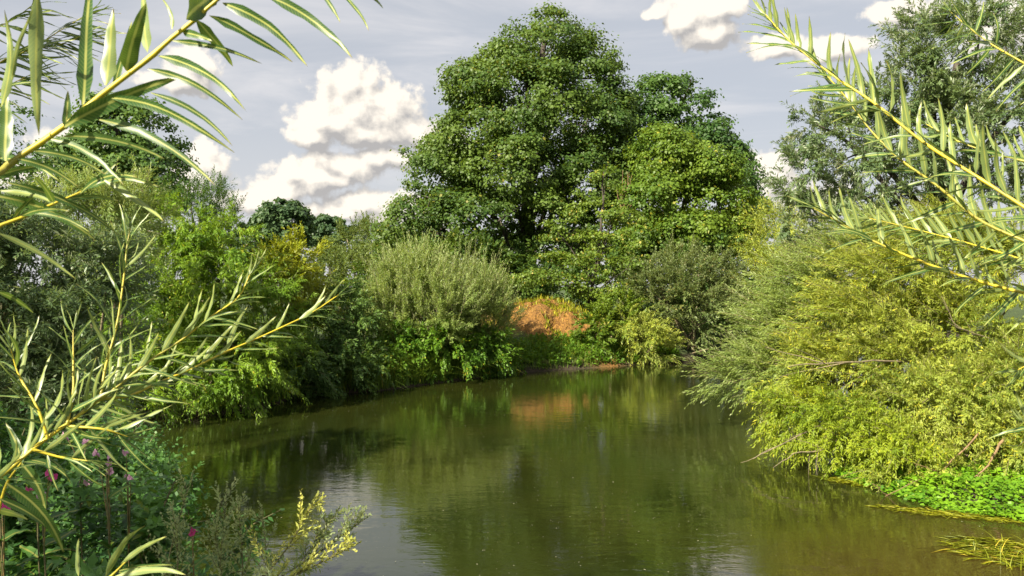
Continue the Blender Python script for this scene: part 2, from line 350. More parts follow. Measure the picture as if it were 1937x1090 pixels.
def wander(a, b, n, amp, rng, sag=0.0):
    t = np.linspace(0, 1, n)[:, None]; a = np.asarray(a, float); b = np.asarray(b, float)
    w = np.cumsum(rng.normal(size=(n, 3)), 0); w -= w[0] + (w[-1] - w[0]) * t
    return a + (b - a) * t + w * amp + np.array([0, 0, 1.0]) * sag * np.sin(np.pi * t)
def sample_lobes(rng, lobes, n, rmin=0.8, rmax=1.05, up=0.0, front=0.0, deep=0.72, zmin=-9):
    L = np.array(lobes); w = (L[:, 3] * L[:, 5] + L[:, 4] * L[:, 5] + L[:, 3] * L[:, 4]) ; w = w / w.sum()
    Cs = []; Os = []; got = 0
    while got < n:
        k = rng.choice(len(L), size=n * 2, p=w)
        u = rng.normal(size=(n * 2, 3)); u[:, 2] += up; u[:, 1] -= front; u = nrm(u)
        r = rng.uniform(rmin, rmax, size=(n * 2, 1))
        c = L[k, :3] + u * L[k, 3:6] * r
        q = (c[:, None] - L[None, :, :3]) / L[None, :, 3:6]; dd = np.sqrt((q ** 2).sum(-1))
        dd[np.arange(len(c)), k] = 9
        ok = (dd.min(1) > deep) & (c[:, 2] > zmin)
        Cs.append(c[ok]); Os.append(nrm(u[ok] / L[k[ok], 3:6])); got += ok.sum()
    return np.concatenate(Cs)[:n], np.concatenate(Os)[:n]
def broad_crown(LV, rng, lobes, n_bough, n_clump, n_leaf, bough_r, clump_r, leafL, leafW=None, flat=0.5, front=0.25, rmin=0.75, droop=0.15, zmin=-9):
    B, BO = sample_lobes(rng, lobes, n_bough, rmin, 1.0, up=0.15, front=front, zmin=zmin)
    bs = rng.uniform(0.7, 1.3, size=(n_bough, 1)) * bough_r
    k = np.repeat(np.arange(n_bough), n_clump)
    u = rng.normal(size=(len(k), 3)) + BO[k] * 0.7 + np.array([0, 0, 0.35]); u = nrm(u) * rng.uniform(0.55, 1.0, size=(len(k), 1))
    C = B[k] + u * bs[k] * np.array([1, 1, flat + 0.15])
    C[:, 2] -= droop * np.linalg.norm((C - B[k])[:, :2], axis=1) ** 2 / bough_r
    kk = np.repeat(np.arange(len(C)), n_leaf); cs = rng.uniform(0.6, 1.35, size=(len(C), 1)) * clump_r
    off = rng.normal(size=(len(kk), 3)) * np.array([1, 1, flat]) * 0.6
    pos = C[kk] + off * cs[kk]
    outw = nrm(BO[k][kk] * 0.6 + nrm(off) * 0.7 + np.array([0, 0, 0.25]))
    nn = nrm(outw + rng.normal(size=pos.shape) * 0.45 + np.array([0, 0, 0.35]))
    dd = rng.normal(size=pos.shape) + nrm(off) * 0.8 + np.array([0, 0, -0.35]); dd = dd - nn * (dd * nn).sum(1, keepdims=True)
    L = leafL * rng.uniform(0.65, 1.25, size=len(pos)); r = np.clip(rng.normal(0.5, 0.2, size=len(C))[kk] * 0.6 + rng.uniform(0, 0.5, size=len(pos)), 0, 1)
    ok = pos[:, 2] > zmin
    LV.add(pos[ok], dd[ok], nn[ok], L[ok], L[ok] * (leafW or 0.8), r[ok])
    return B, BO
def shoots(LV, rng, base, dirs, Ls, nleaf, leafL, leafW, droop=0.15, ang=0.7, tubes=None, stem_every=6, stem_r=0.006, t0=0.12, leafdroop=0.25, tuft=0.0, zmin=0.02):
    n = len(base); dirs = nrm(dirs); Ls = np.broadcast_to(Ls, (n,))[:, None]
    t = np.tile(np.linspace(t0, 1, nleaf), n)[:, None]; k = np.repeat(np.arange(n), nleaf)
    dr = (droop * rng.uniform(0.3, 1.6, size=(n, 1)))
    pos = base[k] + dirs[k] * Ls[k] * t + np.array([0, 0, -1.0]) * (dr * Ls)[k] * t ** 2
    tan = nrm(dirs[k] * Ls[k] + np.array([0, 0, -2.0]) * (dr * Ls)[k] * t)
    a = nrm(np.cross(tan, np.array([0.3, 0.5, 0.81]))); b = np.cross(tan, a)
    phi = (np.tile(np.arange(nleaf), n) * 2.4 + rng.uniform(0, 6.28, size=n)[k] + rng.normal(size=n * nleaf) * 0.4)[:, None]
    radial = a * np.cos(phi) + b * np.sin(phi)
    an = (ang * (1.15 - 0.6 * t)) * rng.uniform(0.7, 1.3, size=t.shape)
    d = tan * np.cos(an) + radial * np.sin(an) + np.array([0, 0, -1.0]) * leafdroop * rng.uniform(0, 1.2, size=t.shape)
    d = nrm(d); nn = np.array([0, 0, 0.8]) + tan * 0.5 + rng.normal(size=d.shape) * 0.35; nn = nrm(nn - d * (nn * d).sum(1, keepdims=True))
    prof = np.clip(1.2 - 0.7 * t[:, 0] ** 3, 0.4, 1.2)
    L = leafL * prof * rng.uniform(0.7, 1.25, size=len(pos))
    r = np.clip(rng.normal(0.45, 0.18, size=n)[k] + 0.25 * t[:, 0] * (1 if True else 0) + rng.uniform(-0.2, 0.2, size=len(pos)), 0, 1)
    ok = pos[:, 2] > zmin
    LV.add(pos[ok], d[ok], nn[ok], L[ok], leafW * rng.uniform(0.8, 1.2, size=ok.sum()), r[ok])
    if tubes is not None:
        tt = np.linspace(0, 1, 5)[:, None]
        for i in range(0, n, stem_every):
            p = base[i] + dirs[i] * Ls[i] * tt + np.array([0, 0, -1.0]) * dr[i] * Ls[i] * tt ** 2
            tubes.add(p, stem_r * np.linspace(1, 0.35, 5), 3)
def willow_bush(LV, rng, lobes, n, L, nleaf, leafL, leafW, upb=0.5, bias=(0, 0, 0), spread=0.35, rmin=0.5, rmax=0.95, front=0.3, tubes=None, droop=0.18, stem_every=6, leafdroop=0.25, ang=0.7, zmin=0.02, stem_r=0.006):
    per = 11; nb = max(8, n // per)
    B, BO = sample_lobes(rng, lobes, nb, rmin, rmax, up=0.15, front=front, deep=0.6, zmin=zmin)
    bd = nrm(BO * 0.8 + np.array([0, 0, upb]) + np.array(bias) + rng.normal(size=B.shape) * spread)
    k = rng.integers(0, nb, n); along = rng.uniform(-0.5, 0.9, (n, 1))          # sprays : side shoots set along a bough
    c = B[k] + bd[k] * along * L + rng.normal(size=(n, 3)) * 0.10 * L; o = bd[k]; upb = upb * 0.2; bias = np.array(bias) * 0.2
    d = o * 1.0 + np.array([0, 0, upb]) + np.array(bias) + rng.normal(size=c.shape) * spread * 0.65
    shoots(LV, rng, c, d, L * rng.uniform(0.6, 1.35, size=n), nleaf, leafL, leafW, droop, ang, tubes, stem_every, stem_r, leafdroop=leafdroop, zmin=zmin)
def blades(rng, pts, H, Wd, lean=0.5, seg=3):
    """curved grass blades; returns V, tri faces, rnd"""
    n = len(pts); az = rng.uniform(0, 2 * np.pi, n); H = H * rng.uniform(0.5, 1.3, n); ln = np.abs(rng.normal(size=n)) * lean + 0.1
    dx = np.stack([np.cos(az), np.sin(az), 0 * az], 1); sd = np.stack([-np.sin(az), np.cos(az), 0 * az], 1)
    V = []
    for i in range(seg + 1):
        t = i / seg
        c = pts + dx * (ln * H * t ** 2)[:, None] + np.array([0, 0, 1]) * (H * (t - 0.35 * ln * t ** 2))[:, None]
        w = Wd * (1 - t) ** 0.7
        if i < seg: V += [c - sd * w / 2, c + sd * w / 2]
        else: V += [c]
    V = np.stack(V, 1); m = V.shape[1]; base = (np.arange(n) * m)[:, None]
    T = []
    for i in range(seg - 1):
        a = 2 * i; T += [base + np.array([a, a + 1, a + 3]), base + np.array([a, a + 3, a + 2])]
    a = 2 * (seg - 1); T += [base + np.array([a, a + 1, a + 2])]
    return V.reshape(-1, 3), np.concatenate(T), np.tile(rng.uniform(0, 1, n), len(T))
def grass_obj(name, rng, pts, H, Wd, mat, parent=None, lean=0.5, seg=3):
    global TRIS
    V, T, r = blades(rng, np.asarray(pts, float), H, Wd, lean, seg); TRIS += len(T)
    o = mobj(name, mesh_data(name, V, T, mat, rnd=r), parent); o['kind'] = 'stuff'; return o

# ------------------------------------------------------------ terrain and river
def wpt(px, py): Y = CAMZ * F / (py - HY); return ((px - CX) / F * Y, Y)
SHORE = [(-40, 24), (-20, 21), (-11, 19)] + [wpt(*p) for p in [(260, 795), (400, 786), (520, 766), (560, 748), (700, 742), (850, 722), (980, 706), (1100, 698), (1200, 691), (1290, 683)]] + \
  [(9.5, 35.5), (14, 40), (22, 47), (40, 58), (46, 50), (26, 40), (17, 33), (12.5, 26), (9.5, 20), (7.6, 16.5), (6.3, 14.2), (5.5, 13.0), (5.7, 12.0), (6.0, 11.1), (6.9, 10.4), (8.2, 9.8), (7.6, 8.6), (6.6, 6.5), (5.2, 4.5), (3, 3.4), (0.5, 3.6), (-1.2, 5.0), (-2.4, 6.6), (-3.4, 8.2), (-4.6, 9.8), (-6.0, 12), (-7.4, 15), (-9.0, 17.4), (-14, 18.6), (-24, 20.5), (-44, 23.5)]
SH = np.array(SHORE)
def sdist(x, y):
    """distance to the shoreline, positive on land"""
    p = np.stack([np.ravel(x), np.ravel(y)], 1); best = np.full(len(p), 1e9); ins = np.zeros(len(p), bool)
    for i in range(len(SH)):
        a = SH[i]; b = SH[(i + 1) % len(SH)]; ab = b - a; t = np.clip(((p - a) @ ab) / (ab @ ab), 0, 1)
        best = np.minimum(best, np.linalg.norm(p - (a + t[:, None] * ab), axis=1))
        c = ((a[1] > p[:, 1]) != (b[1] > p[:, 1])) & (p[:, 0] < (b[0] - a[0]) * (p[:, 1] - a[1]) / (b[1] - a[1] + 1e-12) + a[0])
        ins ^= c
    return np.where(ins, -best, best).reshape(np.shape(x))
def wnoise(x, y):
    return (np.sin(x * 1.7 + 1.3 * np.sin(y * 0.9)) + np.sin(y * 2.1 + 1.1 * np.sin(x * 1.3)) + 0.6 * np.sin(x * 4.1 + y * 3.3) + 0.4 * np.sin(x * 7.7 - y * 6.1)) / 3
def bare_f(x, y): return np.clip((1.25 - np.hypot((x - 1.35) / 2.5, (y - 31.9) / 2.3) + 0.40 * wnoise(x * 1.6 + 3, y * 1.6)) * 1.6, 0, 1)
def ground_z(x, y):
    x = np.asarray(x, float); y = np.asarray(y, float); s = sdist(x, y)
    z = np.where(s < 0, np.maximum(s * 0.5, -1.2), 0.22 * np.clip(s / 0.25, 0, 1) + 1.05 * np.clip((s - 0.1) / 2.2, 0, 1) ** 0.8)
    z = z + np.where(s > 0, 0.10 * wnoise(x, y) * np.clip(s / 1.5, 0, 1), 0)
    m = np.exp(-(((x - 1.2 + 0.35 * np.sin(y * 3.1)) / 2.5) ** 2 + ((y - 33.2 + 0.35 * np.sin(x * 2.3) + 0.2 * np.sin(x * 5.9 + 1)) / 1.9) ** 2) ** 1.5); z = z + np.where(s > 0.3, 1.05 * m, 0)
    low = np.clip((x - 3.5) / 1.5, 0, 1) * np.clip((21 - y) / 4, 0, 1) * np.clip((y - 5) / 3, 0, 1); z = np.where(s > 0, z * (1 - 0.80 * low), z)
    z = z + np.where(s > 0, bare_f(x, y) * 0.30 * (np.floor(z * 2.2 + 0.5 * wnoise(x * 2, y * 2)) / 2.2 - z + 0.2), 0)
    z = z + np.where(s > 0, bare_f(x, y) * 0.10 * np.sin(x * 5.3 + 2 * np.sin(y * 3)) * np.sin(y * 4.7 + x), 0)
    return z
def axis(lo, hi, step, far):
    a = list(np.arange(lo, hi, step)); s = step; x = hi
    while x < far: a.append(x); s *= 1.35; x += s
    s = step; x = lo
    while x > -far: s *= 1.35; x -= s; a.insert(0, x)
    return np.array(a)
gx = np.unique(np.concatenate([axis(-16, 18, 0.3, 2500), np.arange(-1.5, 5.5, 0.12)])); gy = np.unique(np.concatenate([axis(-2, 46, 0.3, 2500), np.arange(28.5, 35, 0.1)]))
X, Yg = np.meshgrid(gx, gy); Z = ground_z(X, Yg)
V = np.stack([X, Yg, Z], -1).reshape(-1, 3); nx = len(gx); i = (np.arange(len(gy) - 1)[:, None] * nx + np.arange(nx - 1)[None]).ravel()
me = mesh_data('ground', V, np.stack([i, i + 1, i + 1 + nx, i + nx], 1), M['ground'], smooth=True)
at = me.attributes.new('bare', 'FLOAT', 'POINT'); at.data.foreach_set('value', (bare_f(X, Yg) + np.exp(-(((X - 4.0) / 1.6) ** 2 + ((Yg - 29.9) / 0.6) ** 2))).clip(0, 1).ravel().astype(np.float32))
g = mobj('ground', me); g['kind'] = 'structure'
wx = np.array([-60, 60.0]); 
me = mesh_data('river_water', [(-60, -2, 0), (60, -2, 0), (60, 70, 0), (-60, 70, 0)], np.array([[0, 1, 2, 3]]), M['water'])
w = mobj('river_water', me); w['kind'] = 'structure'

# ------------------------------------------------------------ trees
def limbs(parent, rng, base, tops, r0, mat, trunk_to, n_sub=0, name='limb', trunk_name='trunk'):
    T = Tubes(); tr = wander(base, trunk_to, 10, 0.05 * np.linalg.norm(np.array(trunk_to) - np.array(base)) / 10 + 0.03, rng)
    T.add(tr, np.linspace(r0, r0 * 0.25, 10), 9); T.build(trunk_name, mat, parent)
    for tp in tops:
        tp = np.asarray(tp); h = np.clip((tp[2] - base[2]) / (trunk_to[2] - base[2]) * 0.55, 0.08, 0.85); s = tr[int(h * 9)]
        L = Tubes(); ln = np.linalg.norm(tp - s); rr = min(r0 * 0.42, 0.03 + ln * 0.018)
        pts = wander(s, tp, 8, 0.03 * ln / 3, rng, sag=0.08 * ln); L.add(pts, np.linspace(rr, rr * 0.25, 8), 6)
        for j in (3, 4, 5, 6):
            e = pts[j] + nrm(rng.normal(size=3) + np.array([0, 0, 0.6])) * ln * 0.28
            L.add(wander(pts[j], e, 5, 0.03, rng), np.linspace(rr * 0.4, rr * 0.12, 5), 4)
        L.build(name, mat, parent)
def alder(name, lobes, base, label, mat, nb, nc, nl, br, cr, leafL, seed, cat='tree', r0=0.35, nlimb=12, top=None, group=None, slim=0.0, **kw):
    lobes = [(l[0], l[1], l[2], max(l[3] - slim, 0.5), max(l[4] - slim * 0.5, 0.5), max(l[5] - slim, 0.5)) for l in lobes]
    rng = R(seed); t = thing(name, tuple(base), label, cat, group)
    LV = Leaves(); B, BO = broad_crown(LV, rng, lobes, nb, nc, nl, br, cr, leafL, **kw)
    LV.build('crown', mat, t)
    if top is None: l = max(lobes, key=lambda q: q[2]); top = (l[0], l[1], l[2] + l[5] * 0.3)
    ok = B[:, 2] > base[2] + 1.5; ti = rng.choice(np.where(ok)[0], nlimb, replace=False)
    limbs(t, rng, np.array(base, float), B[ti] - BO[ti] * 0.3, r0, M['bark'], top)
    return t
def gz(x, y): return float(ground_z(np.array([x]), np.array([y]))[0])
def on_ground(px, Y): x = (px - CX) / F * Y; return (x, Y, gz(x, Y) - 0.05)

# the big alder
Y0 = 45
lob = [lobe(1030, 95, 45, 72, 78, 3.0), lobe(950, 145, 45, 66, 66, 3), lobe(1100, 140, 45, 66, 78, 3), lobe(895, 175, 45, 58, 62, 2.6), lobe(1010, 215, 44, 150, 105, 4.6),
       lobe(1135, 235, 45, 68, 100, 3.2), lobe(900, 275, 44, 105, 75, 4.2), lobe(845, 335, 44, 85, 68, 3.8), lobe(980, 330, 42.5, 120, 85, 4.5), lobe(1110, 340, 44, 95, 90, 4),
       lobe(785, 425, 43.5, 78, 62, 3.3), lobe(900, 420, 42, 105, 75, 4), lobe(1000, 400, 42.5, 80, 30, 3.0), lobe(1070, 430, 43.5, 60, 40, 2.6), lobe(1035, 470, 44, 70, 34, 2.4), lobe(1180, 330, 44.5, 50, 70, 2.6), lobe(1150, 440, 43.5, 90, 60, 3.5), lobe(830, 480, 43, 75, 38, 3)]
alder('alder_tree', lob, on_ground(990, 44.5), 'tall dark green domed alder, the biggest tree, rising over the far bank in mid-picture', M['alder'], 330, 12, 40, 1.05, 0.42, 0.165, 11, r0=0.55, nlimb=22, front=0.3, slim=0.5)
for (nm, lb, base, label, m_, sd, n_) in [
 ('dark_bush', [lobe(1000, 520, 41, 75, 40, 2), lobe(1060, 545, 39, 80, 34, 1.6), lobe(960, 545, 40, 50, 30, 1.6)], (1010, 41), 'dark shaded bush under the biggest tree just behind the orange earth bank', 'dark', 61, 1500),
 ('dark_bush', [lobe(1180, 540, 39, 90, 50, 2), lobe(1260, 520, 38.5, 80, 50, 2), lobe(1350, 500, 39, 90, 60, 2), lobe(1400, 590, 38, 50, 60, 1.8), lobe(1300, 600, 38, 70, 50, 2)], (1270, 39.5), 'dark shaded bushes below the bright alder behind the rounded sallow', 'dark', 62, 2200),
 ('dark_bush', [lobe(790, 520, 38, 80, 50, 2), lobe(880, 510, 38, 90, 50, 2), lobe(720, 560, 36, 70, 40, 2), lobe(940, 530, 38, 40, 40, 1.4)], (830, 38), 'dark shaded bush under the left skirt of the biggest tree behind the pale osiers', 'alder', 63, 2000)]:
    BUSH_LATER = globals().setdefault('BUSH_LATER', []); BUSH_LATER.append((nm, lb, base, label, m_, sd, n_))
# bright alder on its right, and the blue-green one behind
lob = [lobe(1255, 300, 41, 66, 78, 2.6), lobe(1330, 325, 41, 72, 62, 2.8), lobe(1235, 375, 40.5, 75, 68, 3), lobe(1350, 395, 41, 76, 70, 3), lobe(1290, 440, 40, 95, 55, 3.2), lobe(1215, 450, 40.5, 60, 50, 2.5), lobe(1375, 445, 41, 48, 48, 2.4)]
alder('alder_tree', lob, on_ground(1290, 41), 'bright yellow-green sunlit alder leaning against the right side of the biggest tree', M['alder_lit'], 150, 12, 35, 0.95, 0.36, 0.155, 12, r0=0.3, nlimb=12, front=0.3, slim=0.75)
lob = [lobe(1238, 205, 48, 46, 58, 2.4), lobe(1285, 215, 48, 48, 62, 2.5), lobe(1325, 270, 48, 50, 60, 2.5), lobe(1345, 300, 47.5, 48, 52, 2.4), lobe(1385, 350, 47, 36, 50, 2.2), lobe(1200, 270, 46.5, 50, 80, 2.6), lobe(1260, 270, 47.5, 70, 60, 2.4)]
alder('alder_tree', lob, on_ground(1300, 48), 'blue-green alder whose tips show above and behind the bright yellow-green alder', M['alder_back'], 105, 10, 30, 0.9, 0.36, 0.19, 13, r0=0.3, nlimb=8)
# the slender young alder in front
lob = [lobe(1146, 335, 34.5, 20, 32, 0.7), lobe(1122, 395, 34.5, 50, 20, 1.2), lobe(1165, 410, 34.5, 45, 18, 1.1), lobe(1075, 440, 34, 50, 14, 1.2), lobe(1150, 455, 34, 60, 20, 1.3), lobe(1040, 495, 33.5, 58, 18, 1.3), lobe(1120, 500, 33.5, 50, 18, 1.2),
       lobe(1190, 505, 34, 52, 20, 1.2), lobe(1010, 522, 33.5, 36, 10, 0.9), lobe(1090, 545, 33.5, 42, 14, 1.0), lobe(1165, 552, 33.5, 44, 18, 1.0), lobe(1210, 470, 34, 36, 22, 1.0)]
t = alder('young_alder', lob, on_ground(1112, 34.2), 'slender young alder with layered open branches right of the orange earth bank', M['alder_young'], 95, 9, 15, 0.5, 0.24, 0.115, 14, r0=0.09, nlimb=18, flat=0.3, cat='young tree', rmin=0.3, top=tuple(P(1142, 325, 34.5)))
T = Tubes(); rng = R(77)
for k in range(14):
    a = P(1180 + rng.uniform(-6, 6), 400, 39.6); T.add(wander(a, P(1190 + rng.uniform(-28, 32), 340 + rng.uniform(-22, 30), 39.4), 6, 0.05, rng), np.linspace(0.03, 0.01, 6), 4)
dt = T.build('dead_branch', M['twig'], None)
tag(dt, 'dead reddish bare twigs caught high between the biggest tree and the bright alder', 'dead branch')
# left dark tree and pale tree behind the left branches
lob = [lobe(240, 250, 44, 75, 55, 2.6), lobe(205, 300, 44, 75, 55, 2.6), lobe(285, 315, 44, 52, 50, 2.4), lobe(240, 340, 43, 90, 55, 2.8), lobe(215, 225, 44, 45, 30, 1.8)]
alder('dark_tree', lob, on_ground(235, 44), 'round dark green tree behind the left bushes, seen under the near willow twig', M['dark'], 75, 11, 36, 0.95, 0.36, 0.20, 15, r0=0.35, nlimb=8)
lob = [lobe(20, 280, 34, 60, 65, 2), lobe(50, 340, 34, 60, 60, 2), lobe(-20, 330, 34, 60, 80, 2), lobe(110, 400, 34, 60, 50, 2), lobe(-60, 260, 34, 70, 90, 2.2)]
alder('pale_tree', lob, on_ground(20, 34), 'loose blue-green tree at the far left edge behind the grey willow', M['alder_back'], 60, 9, 20, 0.8, 0.36, 0.14, 16, r0=0.25, nlimb=7)
# far trees
def far_tree(px, py, Y, rx, ry, label, seed, nb=60):
    rng = R(seed); lob = [lobe(px, py, Y, rx, ry)] + [lobe(px + rng.uniform(-.6, .6) * rx, py + rng.uniform(-.4, .5) * ry, Y, rx * .5, ry * .5) for _ in range(5)]
    return alder('far_tree', lob, ((px - CX) / F * Y, Y, 1.1), label, M['far'], nb, 9, 18, rx / F * Y * 0.20, rx / F * Y * 0.08, 0.5, seed, r0=0.45, nlimb=5, group='far round trees beyond the thicket', rmin=0.55)
far_tree(530, 430, 110, 56, 50, 'far round tree on the skyline, the larger of the two distant domes', 21, 90)
far_tree(628, 442, 125, 42, 38, 'far round tree on the skyline, the smaller dome right of the larger one', 22, 60)
far_tree(470, 455, 118, 30, 40, 'far round tree half hidden beside the blue-green bush tips', 23, 40)
far_tree(1432, 400, 90, 22, 28, 'small distant tree in the sky gap between the alders and the right willow', 24, 40)
rng = R(31); LV = Leaves(); lob = [lobe(p, 470 + rng.uniform(-4, 6), 170, 60, 36 + rng.uniform(-6, 5), 8) for p in range(380, 1500, 55)]
broad_crown(LV, rng, lob, 150, 9, 9, 2.6, 1.1, 0.75)
tag(LV.build('distant_wood', M['far'], None), 'low dark strip of distant woodland along the horizon', 'wood', kind='stuff')

# thicket in the middle distance
def bushy(name, lobes, base, label, mat, seed, n, L, nleaf, leafL, leafW, cat='bush', group=None, wands=None, stems=6, stem_r0=0.05, twigmat='twig_grey', tubes_every=8, **kw):
    rng = R(seed); t = thing(name, tuple(base), label, cat, group); LV = Leaves(); T = Tubes()
    willow_bush(LV, rng, lobes, n, L, nleaf, leafL, leafW, tubes=T, stem_every=tubes_every, **kw)
    if wands:
        nw, wl, bi = wands
        c, o = sample_lobes(rng, lobes, nw, 0.7, 0.98, up=0.9, front=0.4, deep=0.85)
        shoots(LV, rng, c, o * 0.35 + np.array(bi) + rng.normal(size=c.shape) * 0.2, wl * rng.uniform(0.5, 1.25, nw), 30, leafL * 1.1, leafW * 0.95, 0.12, 0.65, T, 1, 0.006, leafdroop=0.1)
    LV.build('foliage', mat, t)
    o = T.build('twigs', M[twigmat], t); o['kind'] = 'stuff'
    for k in range(stems):
        l = lobes[k % len(lobes)]; e = np.array(l[:3]) + rng.normal(size=3) * np.array(l[3:6]) * 0.3
        S = Tubes(); b = np.array(base) + rng.normal(size=3) * np.array([0.25, 0.25, 0.0]); ln = np.linalg.norm(e - b)
        S.add(wander(b, e, 7, 0.03 * ln / 3, rng, sag=0.1 * ln), np.linspace(stem_r0, stem_r0 * 0.3, 7), 5); S.build('stem', M[twigmat], t)
    return t
lob = [lobe(620, 528, 46, 70, 40, 3), lobe(690, 522, 47, 80, 52, 3), lobe(740, 525, 45, 60, 55, 3), lobe(580, 545, 44, 60, 42, 3), lobe(660, 545, 42, 90, 50, 3), lobe(690, 452, 60, 60, 18, 4)]
bushy('hazel_thicket', lob, on_ground(660, 44), 'fine-leaved olive thicket below the far domed trees', M['hedge'], 41, 3200, 0.8, 12, 0.15, 0.09, upb=0.6, stem_r0=0.08)
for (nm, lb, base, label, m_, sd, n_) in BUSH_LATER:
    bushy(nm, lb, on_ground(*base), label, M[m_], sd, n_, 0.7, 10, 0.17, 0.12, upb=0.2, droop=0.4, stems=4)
# yellow-green willow between the alders and the right-hand bushes
lob = [lobe(1445, 470, 38, 42, 50, 1.8), lobe(1430, 540, 37, 45, 55, 1.8), lobe(1490, 450, 38, 50, 45, 1.8), lobe(1480, 540, 36, 50, 70, 2)]
bushy('willow_bush', lob, on_ground(1450, 38), 'olive-yellow willow bush in the gap between the alders and the right bank', M['osier_y'], 42, 1900, 0.9, 13, 0.14, 0.05, upb=0.6, droop=0.3)
# grey-green sallow
lob = [lobe(1300, 560, 32.5, 75, 62, 1.7), lobe(1345, 595, 33, 52, 62, 1.5), lobe(1245, 575, 33, 55, 60, 1.5), lobe(1300, 515, 33.5, 70, 38, 1.5), lobe(1350, 530, 34, 40, 42, 1.3), lobe(1215, 540, 33.5, 40, 45, 1.3)]
bushy('sallow_bush', lob, on_ground(1300, 33.5), 'rounded grey-green sallow overhanging the far water right of the orange bank', M['sallow'], 43, 3300, 0.55, 12, 0.105, 0.055, upb=0.5, rmin=0.55, stems=9)
lob = [lobe(1215, 640, 30.8, 38, 36, 0.8), lobe(1240, 655, 30.8, 32, 26, 0.7), lobe(1190, 620, 31, 26, 26, 0.6)]
bushy('willow_bush', lob, on_ground(1210, 31.3), 'small yellow-green drooping bush right at the waterline by the orange bank', M['osier_y'], 44, 800, 0.45, 13, 0.11, 0.032, upb=0.1, droop=0.3, bias=(0.2, -0.2, 0))
lob = [lobe(1135, 610, 30.8, 30, 20, 0.6), lobe(1170, 595, 31.8, 36, 30, 0.9), lobe(1125, 640, 30.4, 28, 20, 0.5)]
bushy('leafy_bush', lob, on_ground(1140, 31.3), 'low dark leafy bush at the foot of the young alder', M['alder_lit'], 45, 700, 0.4, 10, 0.12, 0.08, upb=0.3)
# centre-left osiers
lob = [lobe(790, 560, 26.5, 75, 60, 1.2), lobe(755, 610, 26.2, 62, 60, 1.1), lobe(830, 600, 26, 75, 62, 1.2), lobe(790, 520, 27, 45, 36, 0.9), lobe(735, 560, 26.6, 36, 45, 0.9)]
bushy('osier_bush', lob, on_ground(790, 26.8), 'pale feathery osier bush with upright silvery wands, centre left on the far bank', M['osier'], 46, 3100, 0.5, 17, 0.11, 0.028, upb=0.75, spread=0.28, rmin=0.5, stems=12, wands=(260, 1.25, (0.0, 0, 1.0)))
lob = [lobe(890, 590, 27.5, 58, 60, 1.0), lobe(930, 620, 27.8, 36, 55, 0.9), lobe(880, 550, 28, 44, 30, 0.8), lobe(925, 570, 28, 22, 22, 0.6)]
bushy('osier_bush', lob, on_ground(890, 28.2), 'pale osier bush with tall wands just left of the orange earth bank', M['osier'], 47, 2100, 0.55, 17, 0.11, 0.026, upb=0.85, spread=0.22, rmin=0.5, stems=9, wands=(120, 1.5, (0.1, 0, 1.1)))
# undergrowth mass below them
lob = [lobe(760, 670, 25.2, 55, 45, 0.7), lobe(830, 670, 25.6, 70, 48, 0.8), lobe(905, 665, 26.8, 55, 42, 0.8), lobe(945, 685, 27.7, 30, 22, 0.6), lobe(730, 700, 24.3, 34, 30, 0.5)]
bushy('bramble_bush', lob, on_ground(830, 26.2), 'bright green leafy tangle below the two osiers at the water edge', M['herb'], 48, 2800, 0.40, 12, 0.10, 0.05, upb=0.15, droop=0.5, bias=(0.1, -0.3, 0), stems=4)
# left bank bushes
lob = [lobe(600, 640, 23.6, 60, 50, 1.0), lobe(660, 640, 23.8, 55, 55, 1.0), lobe(640, 700, 22.6, 75, 42, 0.8), lobe(570, 700, 21.6, 45, 45, 0.8), lobe(690, 690, 23.6, 30, 36, 0.7), lobe(650, 590, 24.5, 45, 32, 0.9)]
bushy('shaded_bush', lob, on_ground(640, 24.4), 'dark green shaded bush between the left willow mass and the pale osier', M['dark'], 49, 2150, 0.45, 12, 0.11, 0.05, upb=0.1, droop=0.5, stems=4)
lob = [lobe(560, 505, 23.5, 42, 36, 0.9), lobe(530, 530, 22.8, 45, 40, 1.0), lobe(590, 560, 24.5, 30, 32, 0.8), lobe(575, 600, 23.8, 30, 30, 0.7)]
bushy('yellow_bush', lob, on_ground(560, 25), 'yellow-leaved bush top glowing behind the left willow mass', M['yellow'], 50, 1100, 0.5, 12, 0.12, 0.045, upb=0.4, droop=0.3)
lob = [lobe(340, 440, 22.5, 90, 62, 1.6), lobe(430, 470, 22, 80, 55, 1.5), lobe(300, 510, 21.3, 100, 70, 1.7), lobe(420, 560, 21.2, 110, 80, 1.7), lobe(510, 590, 21.8, 75, 72, 1.4), lobe(320, 620, 20, 100, 80, 1.5),
       lobe(430, 690, 19.3, 110, 70, 1.3), lobe(330, 720, 18.3, 95, 50, 1.1), lobe(510, 680, 21.3, 55, 55, 1.1), lobe(250, 600, 20, 80, 90, 1.5), lobe(430, 735, 18.8, 80, 38, 0.9), lobe(270, 730, 17.6, 60, 45, 0.9)]
bushy('willow_bush', lob, on_ground(380, 21.8), 'huge bright green feathery willow mass overhanging dark water on the left bank', M['osier_g'], 51, 6700, 0.5, 15, 0.115, 0.034, upb=0.1, droop=0.45, leafdroop=0.5, bias=(0.1, -0.15, 0), stems=14, stem_r0=0.07)
lob = [lobe(400, 400, 23, 55, 30, 1.0), lobe(360, 385, 23.4, 40, 24, 0.9), lobe(440, 425, 22.8, 30, 18, 0.7)]
bushy('willow_bush', lob, on_ground(400, 23.5), 'blue-green feathery willow tips poking up above the bright left willow mass', M['alder_back'], 52, 420, 0.55, 15, 0.10, 0.024, upb=0.8, spread=0.4)
lob = [lobe(200, 400, 17, 100, 50, 1.0), lobe(140, 420, 16.5, 90, 50, 1.0), lobe(260, 440, 17.5, 60, 55, 1.0)]
